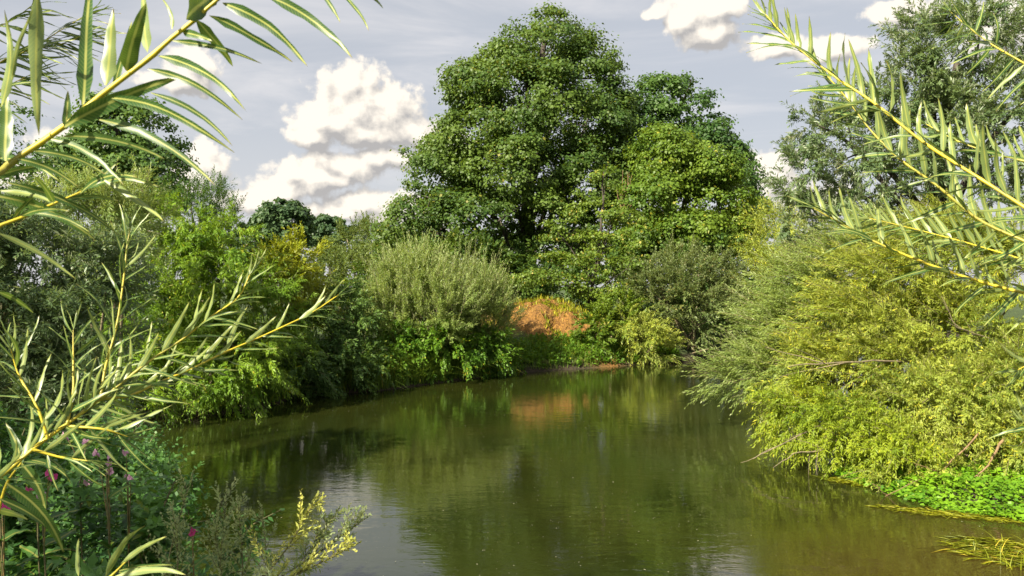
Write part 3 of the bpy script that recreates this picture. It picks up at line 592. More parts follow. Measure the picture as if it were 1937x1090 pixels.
bushy('willow_bush', lob, on_ground(190, 17.8), 'pale yellow-green willow bush below the round dark tree on the left', M['osier'], 53, 1700, 0.45, 14, 0.095, 0.024, upb=0.5, spread=0.5)
# grey willow, nearer, left
lob = [lobe(80, 500, 11, 120, 100, 1.0), lobe(180, 520, 11.5, 80, 80, 0.9), lobe(40, 620, 10.5, 130, 110, 1.0), lobe(160, 640, 10.6, 85, 100, 0.9), lobe(60, 740, 10, 130, 80, 1.0), lobe(190, 740, 10.2, 60, 60, 0.7), lobe(-60, 560, 10.5, 120, 180, 1.2), lobe(20, 430, 11.5, 90, 60, 0.9)]
bushy('grey_willow', lob, on_ground(60, 11.6), 'grey-green shaded willow bush filling the left edge behind the near twigs', M['grey'], 54, 5200, 0.30, 13, 0.088, 0.026, upb=0.3, spread=0.7, ang=0.9, stems=12, twigmat='stem', tubes_every=14, stem_r=0.004)
# big white willow at upper right
lob = [lobe(1760, 110, 25, 90, 80, 1.9), lobe(1850, 90, 25, 90, 90, 2), lobe(1700, 190, 25, 90, 75, 1.9), lobe(1600, 270, 25.5, 85, 60, 1.8), lobe(1530, 330, 26, 62, 60, 1.5), lobe(1650, 330, 24.5, 105, 70, 2), lobe(1770, 260, 24.5, 100, 90, 2),
       lobe(1880, 250, 24.5, 110, 110, 2.2), lobe(1520, 400, 26, 55, 50, 1.4), lobe(1600, 420, 25.5, 80, 50, 1.6), lobe(1980, 140, 25, 90, 140, 2), lobe(1545, 235, 25.8, 52, 32, 1.2), lobe(1800, 380, 25, 140, 80, 2)]
rng = R(55); t = thing('white_willow', on_ground(1760, 25.5), 'tall silvery white willow rising at the upper right behind the near branches', 'tree'); LV = Leaves(); T = Tubes()
willow_bush(LV, rng, lob, 6000, 0.55, 14, 0.15, 0.050, upb=0.35, spread=0.45, tubes=T, stem_every=7, rmin=0.6, droop=0.35)
LV.build('crown', M['silver'], t); o = T.build('twigs', M['twig_grey'], t); o['kind'] = 'stuff'
limbs(t, rng, np.array(on_ground(1760, 25.5)), [np.array(l[:3]) for l in lob], 0.4, M['bark'], tuple(P(1810, 120, 25)))
# right bank willow bushes
lob = [lobe(1600, 510, 17.5, 95, 50, 1.1), lobe(1530, 560, 17.6, 70, 55, 1.1), lobe(1560, 620, 17, 110, 60, 1.2), lobe(1480, 640, 17, 55, 50, 0.9), lobe(1440, 700, 16.6, 62, 32, 0.8), lobe(1400, 715, 16.6, 42, 20, 0.5), lobe(1520, 700, 16.4, 95, 50, 1.0), lobe(1680, 480, 17.8, 90, 45, 1.1)]
bushy('osier_bush', lob, on_ground(1620, 18), 'silver-green osier bush whose wands arch left over the river on the right bank', M['osier'], 56, 3700, 0.55, 17, 0.105, 0.023, upb=0.15, bias=(-0.75, -0.2, 0.05), spread=0.25, stems=12, leafdroop=0.15, ang=0.5, wands=(460, 1.05, (-0.75, -0.2, 0.35)))
lob = [lobe(1680, 540, 15.8, 120, 60, 1.1), lobe(1800, 500, 15.6, 130, 90, 1.3), lobe(1640, 620, 15.2, 120, 60, 1.1), lobe(1780, 640, 15, 130, 80, 1.2), lobe(1560, 700, 14.9, 90, 50, 0.9), lobe(1900, 580, 15, 110, 120, 1.2), lobe(1660, 700, 14.6, 110, 60, 1.0)]
bushy('yellow_willow', lob, on_ground(1760, 16), 'yellow-tinted willow bush in the middle of the right bank mass', M['osier_y'], 57, 4500, 0.5, 16, 0.105, 0.022, upb=0.15, bias=(-0.65, -0.15, 0), spread=0.35, stems=12, ang=0.5, wands=(460, 0.95, (-0.7, -0.3, 0.2)))
lob = [lobe(1540, 795, 13.7, 85, 48, 0.6), lobe(1620, 830, 13.1, 85, 55, 0.6), lobe(1700, 860, 12.5, 70, 45, 0.5), lobe(1500, 770, 14.0, 55, 36, 0.5)]
bushy('willow_bush', lob, on_ground(1660, 13.8), 'fresh yellow-green drooping willow low over the water, foot of the yellow right bushes', M['osier_yg'], 59, 1900, 0.34, 15, 0.08, 0.02, upb=0.0, bias=(-0.3, -0.35, -0.1), spread=0.5, ang=0.8, droop=0.35, stems=6, stem_r0=0.02, wands=(120, 0.5, (-0.4, -0.4, 0.0)))
lob = [lobe(1720, 780, 13.5, 90, 65, 0.8), lobe(1800, 780, 13.2, 110, 85, 0.9), lobe(1860, 850, 12.6, 85, 65, 0.7), lobe(1930, 760, 13, 80, 110, 0.8), lobe(1690, 905, 12.3, 50, 24, 0.35), lobe(1900, 885, 12.2, 60, 30, 0.4), lobe(1800, 895, 12.2, 60, 26, 0.4)]
bushy('yellow_willow', lob, on_ground(1760, 13.9), 'low bright yellow-green willow bush drooping to the water at lower right', M['osier_y'], 58, 3200, 0.34, 15, 0.080, 0.020, upb=0.1, bias=(-0.25, -0.25, 0), spread=0.55, ang=0.9, droop=0.35, stems=14, stem_r0=0.025, wands=(300, 0.55, (-0.35, -0.4, 0.15)))
#FOREGROUND
# ------------------------------------------------------------ bank vegetation
rng = R(101)
def shore_pts(i0, i1, n, lo, hi, rng):
    seg = SH[i0:i1 + 1]; d = np.linalg.norm(np.diff(seg, axis=0), axis=1); c = np.concatenate([[0], np.cumsum(d)])
    u = rng.uniform(0, c[-1], n); k = np.clip(np.searchsorted(c, u) - 1, 0, len(d) - 1); f = ((u - c[k]) / d[k])[:, None]
    p = seg[k] + (seg[k + 1] - seg[k]) * f; t = nrm(seg[k + 1] - seg[k]); nn = np.stack([-t[:, 1], t[:, 0]], 1)
    p = p + nn * rng.uniform(lo, hi, (n, 1)); return np.column_stack([p, ground_z(p[:, 0], p[:, 1])])
def setup_stuff(o, label, cat): tag(o, label, cat, kind='stuff'); return o
p = np.concatenate([shore_pts(4, 9, 4200, 0.0, 0.45, rng), shore_pts(4, 9, 2200, 0.4, 1.5, rng)])
setup_stuff(grass_obj('bank_grass', rng, p, 0.75, 0.028, M['grass'], lean=0.9), 'long green grass hanging to the water along the left and middle far bank', 'grass')
p = shore_pts(9, 12, 3000, 0.05, 1.3, rng)
setup_stuff(grass_obj('bank_grass', rng, p, 0.34, 0.022, M['grass'], lean=0.6), 'bright green grass at the waterline below the orange earth bank', 'grass')
def herb_patch(name, pts, H, leafL, leafW, mat, seed, label, nleaf=9, cat='plants'):
    rng = R(seed); n = len(pts); LV = Leaves(); d = np.array([0, 0, 1.0]) + rng.normal(size=(n, 3)) * 0.3
    shoots(LV, rng, np.asarray(pts), d, H * rng.uniform(0.4, 1.2, n), nleaf, leafL, leafW, droop=0.15, ang=1.2, leafdroop=0.1, t0=0.05, zmin=0.0)
    o = LV.build(name, mat, None); tag(o, label, cat, kind='stuff'); return o
herb_patch('bank_herbs', shore_pts(8, 12, 1500, 0.1, 1.5, rng) , 0.30, 0.12, 0.075, M['herb'], 102, 'bright green leafy plants between the orange bank and the water')
herb_patch('bank_herbs', shore_pts(4, 8, 900, 0.2, 1.2, rng), 0.45, 0.10, 0.055, M['herb'], 103, 'leafy green plants fringing the water under the pale osiers')
# dry grass on the earth bank
n = 2000; q = np.stack([rng.normal(1.35, 1.9, n), rng.normal(32.4, 1.6, n)], 1); q = q[(bare_f(q[:, 0], q[:, 1]) > 0.15) & (wnoise(q[:, 0] * 2.3, q[:, 1] * 2.3) > 0.05)]
setup_stuff(grass_obj('dry_grass', rng, np.column_stack([q, ground_z(q[:, 0], q[:, 1])]), 0.20, 0.025, M['dry'], lean=0.9, seg=2), 'dry orange and straw coloured grass tufts on the eroded earth bank', 'dry grass')
q = np.stack([rng.normal(1.6, 1.9, 5200), rng.normal(32.6, 1.7, 5200)], 1); q = q[(wnoise(q[:, 0] * 1.1 + 2, q[:, 1] * 1.4) + 0.35 * (q[:, 1] - 32.3) > -0.02)]
setup_stuff(grass_obj('turf_tufts', rng, np.column_stack([q, ground_z(q[:, 0], q[:, 1])]), 0.24, 0.03, M['waterweed'], lean=0.8, seg=2), 'yellow-green turf tufts on the top and slopes of the orange earth bank', 'grass')
# general ground cover where bare land could show
q = np.stack([rng.uniform(-14, 16, 6000), rng.uniform(17, 44, 6000)], 1); sdv = sdist(q[:, 0], q[:, 1]); q = q[(sdv > 0.3) & (bare_f(q[:, 0], q[:, 1]) < 0.15)]
setup_stuff(grass_obj('meadow_grass', rng, np.column_stack([q, ground_z(q[:, 0], q[:, 1])]), 0.45, 0.03, M['grass'], lean=0.6), 'rough grass on the far river banks under the trees', 'grass')
# right bank: cress and floating grass
n = 22000; q = np.stack([rng.uniform(5.0, 9.0, n), rng.uniform(9.6, 13.2, n)], 1); sdv = sdist(q[:, 0], q[:, 1]); ok = (sdv > -0.4) & (sdv < 1.5); q = q[ok]; sdv = sdv[ok]
zz = np.maximum(ground_z(q[:, 0], q[:, 1]) * 0.9, 0.0) + rng.uniform(0.02, 0.16, len(q)) * np.clip((sdv + 0.6) / 0.6, 0.2, 1.3) + 0.05 * wnoise(q[:, 0] * 3, q[:, 1] * 3)
LV = Leaves(); c = np.column_stack([q, np.maximum(zz, 0.015)]); d = rng.normal(size=c.shape) * np.array([1, 1, 0.4]); nn = nrm(np.array([0, -0.25, 1.0]) + rng.normal(size=c.shape) * 0.35)
nn = nrm(nn); d = d - nn * (d * nn).sum(1, keepdims=True); L = 0.025 + 0.075 * rng.uniform(0, 1, len(c)) ** 1.6; LV.add(c, d, nn, L, L * 0.75, rng.uniform(0, 1, len(c)))
tag(LV.build('water_cress', M['cress'], None), 'vivid green low leafy carpet on the right bank edge beside the water', 'ground cover')
def weed(n, cx, cy, rx, ry, L, label, seed, rot=0.0):
    rng = R(seed); a = rng.uniform(0, 6.28, n); r = np.sqrt(rng.uniform(0, 1, n)); q = np.stack([cx + rx * r * np.cos(a) , cy + ry * r * np.sin(a) + rot * rx * r * np.cos(a), np.full(n, 0.006) + rng.uniform(0, 0.012, n)], 1)
    LV = Leaves(); th = rng.normal(rot, 0.5, n); d = np.stack([np.cos(th), np.sin(th), np.abs(rng.normal(0.03, 0.10, n))], 1) * rng.choice([-1, 1], (n, 1)); d[:, 2] = np.abs(d[:, 2])
    LV.add(q, d, np.tile([0, 0, 1.0], (n, 1)) + rng.normal(size=(n, 3)) * 0.2, L * rng.uniform(0.4, 1.3, n), 0.010, rng.uniform(0, 1, n))
    tag(LV.build('floating_grass', M['waterweed'], None), label, 'water plants')
weed(700, 5.75, 8.95, 0.75, 0.55, 0.24, 'yellow-green floating grass at the lower right corner of the water', 104, -0.25)
weed(420, 5.75, 10.55, 0.85, 0.14, 0.18, 'thin yellow-green weed strip along the front of the vivid green carpet', 105, -0.45)
weed(320, 5.25, 12.2, 0.45, 0.16, 0.16, 'yellow-green weed strip under the low drooping right bush', 106, -0.9)
p = np.stack([rng.uniform(5.2, 6.3, 120), rng.uniform(8.5, 9.4, 120), np.full(120, -0.02)], 1)
setup_stuff(grass_obj('water_grass', rng, p, 0.22, 0.012, M['waterweed'], lean=0.9), 'upright green grass blades standing in the shallow water at lower right', 'water plants')
# seeds and bits drifting on the water
n = 9000; q = np.stack([rng.uniform(-9, 11, n), 7 + 27 * rng.uniform(0, 1, n) ** 1.3], 1)
dn = wnoise(q[:, 0] * 0.5 + 1, q[:, 1] * 0.35); q = q[(sdist(q[:, 0], q[:, 1]) < -0.15) & (dn + rng.uniform(-0.9, 0.9, n) > 0.0)]
LV = Leaves(); c = np.column_stack([q, np.full(len(q), 0.010)]); th = rng.uniform(0, 6.28, len(q)); L = 0.007 + 0.016 * rng.uniform(0, 1, len(q)) ** 3
LV.add(c, np.stack([np.cos(th), np.sin(th), 0 * th], 1), np.tile([0, 0, 1.0], (len(q), 1)), L, L * 0.8, rng.uniform(0, 1, len(q)))
tag(LV.build('floating_seeds', M['foam'], None), 'pale seeds and fluff specks drifting on the river surface', 'floating debris')

# bare branches around the right-hand bush
def bare_branch(pts, r0, label, seed, mat='twig_grey', forks=4):
    rng = R(seed); W_ = np.array([P(*q) for q in pts]); T = Tubes()
    w = np.concatenate([wander(W_[i], W_[i + 1], 5, 0.012, rng)[:-1] for i in range(len(W_) - 1)] + [W_[-1:]])
    T.add(w, np.linspace(r0, r0 * 0.35, len(w)), 6)
    ln = np.linalg.norm(W_[-1] - W_[0]); d0 = nrm(W_[-1] - W_[0])
    for k in range(forks):
        j = rng.integers(len(w) // 4, len(w) - 1); e = w[j] + nrm(d0 + rng.normal(size=3) * 0.5) * ln * rng.uniform(0.2, 0.4); e[2] = max(e[2], -0.05)
        T.add(wander(w[j], e, 6, 0.01, rng), np.linspace(r0 * 0.5, r0 * 0.2, 6), 4)
    o = T.build('bare_branch', M[mat], None); tag(o, label, 'branch')
bare_branch([(1760, 690, 14.2), (1650, 682, 13.6), (1560, 688, 13.3), (1490, 694, 13.2)], 0.022, 'long pale bare branch lying level across the middle of the right bush', 111)
bare_branch([(1640, 800, 13.6), (1560, 800, 13.0), (1480, 840, 12.9), (1425, 868, 12.8)], 0.016, 'bare branch reaching left from the right bush with its tip above the water', 112)
bare_branch([(1620, 850, 13.2), (1560, 850, 12.7), (1500, 858, 12.6), (1462, 885, 12.4)], 0.014, 'second bare branch dipping into the water under the right bush', 113)
bare_branch([(1780, 900, 12.2), (1720, 915, 11.9), (1665, 945, 11.4)], 0.016, 'dead orange-brown branch leaning into the water left of the vivid green carpet', 114, 'twig')
bare_branch([(1850, 820, 12.0), (1800, 870, 11.9), (1760, 915, 11.8), (1735, 960, 11.0)], 0.014, 'reddish dead branch hanging down the front of the low right bush', 115, 'twig', 6)
bare_branch([(1900, 830, 11.9), (1870, 880, 11.7), (1840, 905, 11.6)], 0.022, 'short rusty dead branch end just above the vivid green carpet', 116, 'twig', 3)
bare_branch([(1870, 640, 13.6), (1810, 620, 13.2), (1780, 560, 13.1)], 0.014, 'thin bare twig rising inside the right bush', 117)
bare_branch([(1340, 660, 32.4), (1290, 675, 31.9), (1250, 685, 31.6)], 0.03, 'bare branch dipping to the far water under the rounded sallow', 118)

# ------------------------------------------------------------ near willow branches
def leaf_mesh(bend, sweep, wr, mat, rv, seed, nseg=11):
    rng = R(seed); t = np.linspace(0, 1, nseg); w = wr * 0.5 * (np.clip(t * 5, 0, 1) ** 0.7) * (1 - t) ** 0.55 * 1.12; w[0] = wr * 0.04; w[-1] = wr * 0.01
    wl = w * (1 + rng.normal(size=nseg) * 0.06); wrr = w * (1 + rng.normal(size=nseg) * 0.06)
    zc = bend * 4 * t * (1 - t) + 0.008 * np.sin(t * 9 + seed); yc = sweep * 4 * t * (1 - t) + 0.004 * np.sin(t * 7 + seed * 2); zf = wr * 0.16
    wav = wr * 0.10 * np.sin(t * 17 + seed); V = []; UV = []
    for i in range(nseg):
        V += [(t[i], yc[i] - wl[i], zc[i] + zf * wl[i] / (wr * .5) + wav[i]), (t[i], yc[i], zc[i]), (t[i], yc[i] + wrr[i], zc[i] + zf * wrr[i] / (wr * .5) - wav[i])]
        UV += [(0.5 - wl[i] / wr, t[i]), (0.5, t[i]), (0.5 + wrr[i] / wr, t[i])]
    f = []
    for i in range(nseg - 1):
        a = 3 * i; f += [[a, a + 3, a + 4, a + 1], [a + 1, a + 4, a + 5, a + 2]]
    return mesh_data('leaf', V, np.array(f), mat, rnd=np.full(len(f), rv), uv=UV, smooth=True)
LM = {}
def get_leaf(bend, sweep, wr, mat, rng):
    b = round(bend / 0.05) * 0.05; s_ = round(sweep / 0.04) * 0.04; w_ = min((0.07, 0.10, 0.13, 0.17, 0.22, 0.30), key=lambda q: abs(q - wr)); v = int(rng.integers(0, 4))
    key = (round(b, 2), round(s_, 2), w_, mat, v)
    if key not in LM: LM[key] = leaf_mesh(b, s_, w_, M[mat], 0.12 + 0.25 * v, len(LM) + 1)
    return LM[key]
def put_leaf(par, B, T_, n, bend, sweep, wr, mat, rng, name='leaf'):
    d = T_ - B; L = np.linalg.norm(d); d = d / L; n = n - d * (n @ d); n = n / np.linalg.norm(n); y = np.cross(n, d)
    o = bpy.data.objects.new(name, get_leaf(bend, sweep, wr, mat, rng)); COL.objects.link(o); o.parent = par
    pl = par.location; m = Matrix([[d[0] * L, y[0] * L, n[0] * L, B[0] - pl[0]], [d[1] * L, y[1] * L, n[1] * L, B[1] - pl[1]], [d[2] * L, y[2] * L, n[2] * L, B[2] - pl[2]], [0, 0, 0, 1]])
    o.matrix_local = m; return o
def spline(pts, n):
    p = np.asarray(pts, float); m = len(p); pe = np.vstack([2 * p[0] - p[1], p, 2 * p[-1] - p[-2]]); outp = []
    for u in np.linspace(0, m - 1 - 1e-6, n):
        i = int(u); t = u - i; a, b, c, d = pe[i], pe[i + 1], pe[i + 2], pe[i + 3]
        outp.append(0.5 * (2 * b + (c - a) * t + (2 * a - 5 * b + 4 * c - d) * t * t + (3 * b - a - 3 * c + d) * t ** 3))
    return np.array(outp)
def stem_obj(par, pts, r0, r1, name='stem', mat='wstem'):
    T = Tubes(); n = len(pts); r = np.linspace(r0, r1, n) * (1 + 0.18 * (np.arange(n) % 4 == 0)); T.add(pts, r, 7); return T.build(name, M[mat], par)
def twig(label, stems, leafL, seed, group=None, r0=0.004, spacing=0.02, mat='bigleaf', wr=0.13, ang=0.85, mats=('bigleaf',), upk=0.75, explicit=(), Yex=1.0, drop=0.0, name='willow_branch', upsh=0.0, side=(0, 0, 0), cat='branch'):
    rng = R(seed); s0 = np.array([P(*q) for q in stems[0]]); par = thing(name, tuple(s0[0]), label, cat, group)
    for si, st in enumerate(stems):
        w = np.array([P(*q) for q in st]); ln = np.linalg.norm(np.diff(w, axis=0), axis=1).sum(); ns = max(8, int(ln / 0.02)); c = spline(w, ns)
        rr = r0 * (1.0 if si == 0 else 0.75); stem_obj(par, c, rr, rr * 0.35)
        if st[0][0] > 1985 or st[0][0] < -15 or st[0][1] > 1100:            # the shoot goes on down to its root on the near bank
            sd_ = 1 if st[0][0] > 968 else -1; rx = sd_ * (1.75 + 0.1 * (seed % 5)) if abs(st[0][0] - 968) > 900 else w[0][0] - 0.1; ry = w[0][1] * 0.75
            root = np.array([rx, ry, gz(rx, ry) - 0.05]); t0_ = nrm(c[0] - c[1]); m1 = c[0] + t0_ * 0.10 * np.linalg.norm(root - c[0]) + (root - c[0]) * 0.12; m2 = root * 0.6 + m1 * 0.4 + np.array([0.06 * sd_, 0, 0.05])
            stem_obj(par, spline([root, m2, m1, c[0]], 26), rr * 2.4, rr * 1.05)
        if leafL <= 0: continue
        nl = int(ln / spacing); ph = rng.uniform(0, 6.28)
        for k in range(nl):
            t = (k + 0.5 + rng.uniform(-.3, .3)) / nl
            if t < 0.03: continue
            j = t * (ns - 1); i = min(int(j), ns - 2); b = c[i] + (c[i + 1] - c[i]) * (j - i); tan = nrm(c[min(i + 2, ns - 1)] - c[max(i - 1, 0)])
            a1 = nrm(np.cross(tan, np.array([0, 1.0, 0]))); a2 = np.cross(tan, a1); phi = ph + k * 2.4 + rng.normal() * 0.3
            rad_ = a1 * np.cos(phi) + a2 * np.sin(phi); an = ang * rng.uniform(0.7, 1.25) * (1.1 - 0.55 * t)
            d = tan * np.cos(an) + rad_ * np.sin(an) + np.array([0, 0, -drop]) + np.array(side); d = nrm(d)
            L = leafL * rng.uniform(0.7, 1.15) * (1.0 if t < 0.75 else 1.0 - (t - 0.75) * 1.6)
            n0 = nrm(tan * 0.25 + np.array([0, 0, 1.1]) + rng.normal(size=3) * 0.32)
            wk = wr * rng.uniform(0.8, 1.2); mk = mats[rng.integers(len(mats))]
            if rad_[2] > 0.35 and upk > 0:
                d = nrm(d + np.array([0, 0, upk])); e0 = 1
            else:
                e0 = 0; wk *= 0.72; mk = mats[-1]; d = nrm(d + np.array([0, 0, -0.18])); n0 = nrm(np.array([0, -0.8, 0.9]) + rng.normal(size=3) * 0.75)
            if e0: n0 = nrm(np.array([0.1, 1.0, 0.1]) + rng.normal(size=3) * 0.35)     # upright leaves turn their pale underside to the river light
            put_leaf(par, b, b + d * L, n0, rng.uniform(0.0, 0.12), rng.uniform(-0.05, 0.05), wk, mk, rng)
        e = c[-1]; tan = nrm(c[-1] - c[-3])
        for k in range(4):
            put_leaf(par, e, e + nrm(tan + rng.normal(size=3) * 0.22) * leafL * rng.uniform(0.4, 0.7), nrm(rng.normal(size=3) + np.array([0, 0, 1])), 0.05, 0, wr * 0.8, mats[-1], rng)
    for (bx, by, tx, ty, wpx, pale, sw) in explicit:
        Yb = Yex * rng.uniform(0.97, 1.03); B = P(bx, by, Yb); T_ = P(tx, ty, Yb * rng.uniform(0.93, 1.07)); d = T_ - B; L = np.linalg.norm(d); dn = d / L
        v = np.array([0, 0, CAMZ]) - (B + T_) / 2; v = v - dn * (v @ dn); v = nrm(v); roll = rng.uniform(-0.35, 0.35); s_ = np.cross(dn, v); n0 = v * math.cos(roll) + s_ * math.sin(roll)
        if pale: n0 = -n0
        y = np.cross(n0, dn); sweep = sw * (1 if y[2] > 0 else -1)
        wr_ = wpx / F * Yb / L / math.cos(roll) * (0.85 if pale else 1.0)
        put_leaf(par, B, T_, n0, rng.uniform(-0.03, 0.06), sweep, wr_, 'youngleaf' if pale == 2 else 'bigleaf', rng)
    return par
G1 = 'near willow branches on the right'
twig('long yellow-stemmed willow branch at upper right, highest of the three long ones', [[(2010, 440, 1.38), (1937, 392, 1.42), (1850, 336, 1.48), (1750, 272, 1.53), (1650, 193, 1.58), (1585, 150, 1.62), (1520, 100, 1.66), (1485, 70, 1.68), (1448, 28, 1.70)]], 0.112, 201, G1, r0=0.0036, spacing=0.0105, side=(-0.12, 0, 0.22), ang=1.05, wr=0.125)
twig('middle yellow-stemmed willow branch on the right, running just below the highest one', [[(2010, 490, 1.6), (1937, 456, 1.65), (1850, 415, 1.7), (1770, 350, 1.74), (1700, 300, 1.78), (1645, 245, 1.82), (1600, 185, 1.85), (1565, 145, 1.87)]], 0.112, 202, G1, r0=0.0036, spacing=0.0110, side=(-0.15, 0, 0.08), ang=1.05, wr=0.125)
twig('lowest long yellow-stemmed willow branch on the right in front of the yellow bush', [[(2010, 570, 1.7), (1890, 543, 1.75), (1775, 507, 1.8), (1660, 460, 1.85), (1600, 428, 1.88), (1535, 392, 1.9)]], 0.112, 203, G1, r0=0.0036, spacing=0.0110, side=(-0.15, 0, 0.12), ang=1.05, wr=0.125)
twig('short dark willow twig hanging in from the top right corner against the sky', [[(2010, 165, 2.0), (1937, 120, 2.1), (1875, 84, 2.15), (1830, 50, 2.2), (1797, 22, 2.25)]], 0.115, 204, G1, r0=0.003, spacing=0.010, side=(-0.05, 0, -0.35), drop=0.2, ang=1.0, upk=0)
twig('slim willow twig on the right between the highest and middle branches', [[(2000, 320, 1.9), (1937, 305, 1.95), (1860, 285, 2.0), (1800, 262, 2.05), (1752, 235, 2.1)]], 0.11, 205, G1, r0=0.0028, spacing=0.010, side=(-0.1, 0, 0.1))
twig('leafy willow twig between the middle and lowest right branches', [[(2010, 520, 2.1), (1930, 490, 2.15), (1830, 460, 2.2), (1740, 436, 2.25), (1640, 412, 2.3)]], 0.115, 206, G1, r0=0.0028, spacing=0.010, side=(-0.15, 0, -0.05))
twig('small pale willow tip poking in at the right edge above the low bush', [[(2010, 640, 2.2), (1960, 680, 2.2), (1925, 700, 2.2)], [(2010, 850, 2.0), (1960, 815, 2.0), (1935, 800, 2.0)]], 0.11, 207, G1, r0=0.003, spacing=0.022, side=(-0.3, 0, -0.2))
G2 = 'near willow branches on the left'
ex = [(70, -12, 73, 256, 28, 2, 0.01), (156, 200, 170, -40, 30, 0, 0.01), (200, 162, 214, 16, 32, 2, 0.0), (239, 134, 277, 4, 34, 0, 0.03), (278, 97, 266, -30, 26, 2, 0.02), (325, 56, 301, -10, 10, 2, 0.08), (352, 36, 425, -22, 36, 0, 0.03),
 (370, 37, 440, 125, 20, 0, 0.05), (395, 30, 552, 118, 16, 0, 0.05), (420, 5, 583, 126, 22, 0, 0.08), (500, -8, 666, 111, 22, 0, 0.08), (325, 77, 495, 120, 13, 0, 0.05), (300, 107, 465, 211, 18, 0, 0.07), (280, 130, 458, 226, 14, 0, 0.08),
 (122, 240, 345, 146, 34, 0, 0.05), (210, 184, 442, 288, 16, 0, 0.10), (185, 226, 406, 351, 20, 0, 0.09), (120, 258, 312, 302, 20, 0, 0.08), (285, 175, 440, 276, 14, 0, 0.06), (10, 305, 12, 176, 30, 0, 0.0), (20, 158, 62, 18, 14, 2, 0.05), (3, 200, 9, 20, 12, 2, 0.04),
 (125, 245, 128, 172, 16, 0, 0.0), (600, -20, 642, 42, 10, 0, 0.04), (640, -20, 697, 58, 10, 0, 0.05), (680, -25, 724, 16, 9, 0, 0.05), (345, 62, 400, 78, 16, 0, 0.03), (215, 170, 250, 40, 8, 0, 0.02), (60, 285, 200, 330, 14, 0, 0.06), (30, 300, 150, 355, 14, 0, 0.06), (90, 262, 232, 350, 12, 0, 0.08)]
twig('large near willow branch at the top left with huge leaves against the sky', [[(-40, 350, 0.86), (0, 325, 0.88), (25, 305, 0.89), (120, 240, 0.9), (195, 177, 0.9), (280, 112, 0.9), (320, 76, 0.9), (370, 36, 0.9), (430, -14, 0.9), (520, -50, 0.92), (640, -70, 0.95)]], 0, 211, G2, r0=0.0042, explicit=ex, Yex=0.9)
ex = [(0, 360, 106, 386, 12, 2, 0.04), (13, 346, 226, 447, 18, 0, 0.08), (-5, 370, 181, 455, 20, 0, 0.06), (-5, 440, 144, 528, 11, 2, 0.05), (-5, 552, 62, 592, 10, 0, 0.04), (192, 338, 310, 420, 10, 2, 0.05), (40, 410, 130, 400, 10, 0, 0.08), (60, 402, 170, 440, 10, 0, 0.08),
 (150, 365, 262, 335, 14, 0, 0.06), (120, 378, 225, 380, 10, 0, 0.09), (180, 350, 220, 310, 12, 0, 0.03), (20, 420, 90, 350, 10, 0, 0.05), (100, 385, 60, 330, 12, 0, 0.05), (0, 300, 110, 340, 12, 0, 0.05), (-10, 335, 90, 312, 14, 0, 0.03), (160, 358, 300, 352, 9, 0, 0.10)]
twig('dim near willow twig at the left edge with long leaves sweeping down right', [[(-60, 470, 0.98), (-10, 432, 1.0), (45, 410, 1.02), (100, 386, 1.04), (160, 360, 1.06), (200, 336, 1.08)]], 0, 212, G2, r0=0.0028, explicit=ex, Yex=1.0)
twig('thin dark-leaved willow twigs in the top left corner behind the large near branch', [[(-40, 150, 2.0), (10, 112, 2.0), (60, 92, 2.0), (110, 60, 2.0), (160, 30, 2.05)], [(-30, 60, 2.1), (20, 40, 2.1), (60, 10, 2.1)], [(-30, 190, 2.0), (20, 160, 2.0), (60, 140, 2.0)], [(60, 92, 2.0), (110, 85, 2.0), (150, 70, 2.0)]], 0.13, 213, G2, r0=0.0024, spacing=0.009, wr=0.085, side=(0.5, 0, -0.35), ang=0.7, upk=0)
twig('many-forked near willow branch with yellow stems reaching up right from the lower left', [
 [(-50, 930, 1.32), (0, 902, 1.35), (70, 843, 1.38), (125, 803, 1.4), (162, 776, 1.42), (190, 756, 1.43), (244, 749, 1.46), (292, 727, 1.5), (357, 700, 1.55), (422, 668, 1.6), (498, 635, 1.66), (585, 594, 1.72), (640, 558, 1.77)],
 [(190, 756, 1.43), (227, 727, 1.43), (281, 684, 1.45), (346, 641, 1.48), (400, 598, 1.5), (450, 563, 1.52), (472, 520, 1.53)],
 [(190, 752, 1.43), (198, 700, 1.45), (208, 662, 1.46), (222, 608, 1.48), (233, 530, 1.5), (240, 465, 1.52), (246, 432, 1.53)],
 [(127, 800, 1.4), (138, 744, 1.42), (138, 684, 1.44), (138, 625, 1.46)],
 [(125, 806, 1.4), (195, 812, 1.4), (240, 826, 1.42)], [(60, 850, 1.37), (114, 865, 1.38), (165, 872, 1.38)], [(90, 830, 1.38), (70, 770, 1.38), (35, 710, 1.4), (20, 660, 1.4)]],
 0.094, 214, G2, r0=0.0036, spacing=0.0095, mats=('youngleaf', 'bigleaf'), wr=0.10, side=(0.16, 0, 0.0), ang=0.85, upk=0.3)
ex = [(200, 1092, 274, 994, 13, 2, 0.04), (229, 1066, 314, 1015, 12, 2, 0.03), (218, 1092, 350, 1088, 16, 2, 0.09), (148, 1090, 149, 1018, 9, 2, 0.03), (225, 1080, 330, 1070, 10, 0, 0.05)]
twig('bright yellow-green willow shoot tips at the bottom edge, left of the mugwort', [[(150, 1160, 1.15), (190, 1110, 1.17), (215, 1085, 1.18), (245, 1055, 1.2)]], 0, 215, G2, r0=0.003, explicit=ex, Yex=1.18)

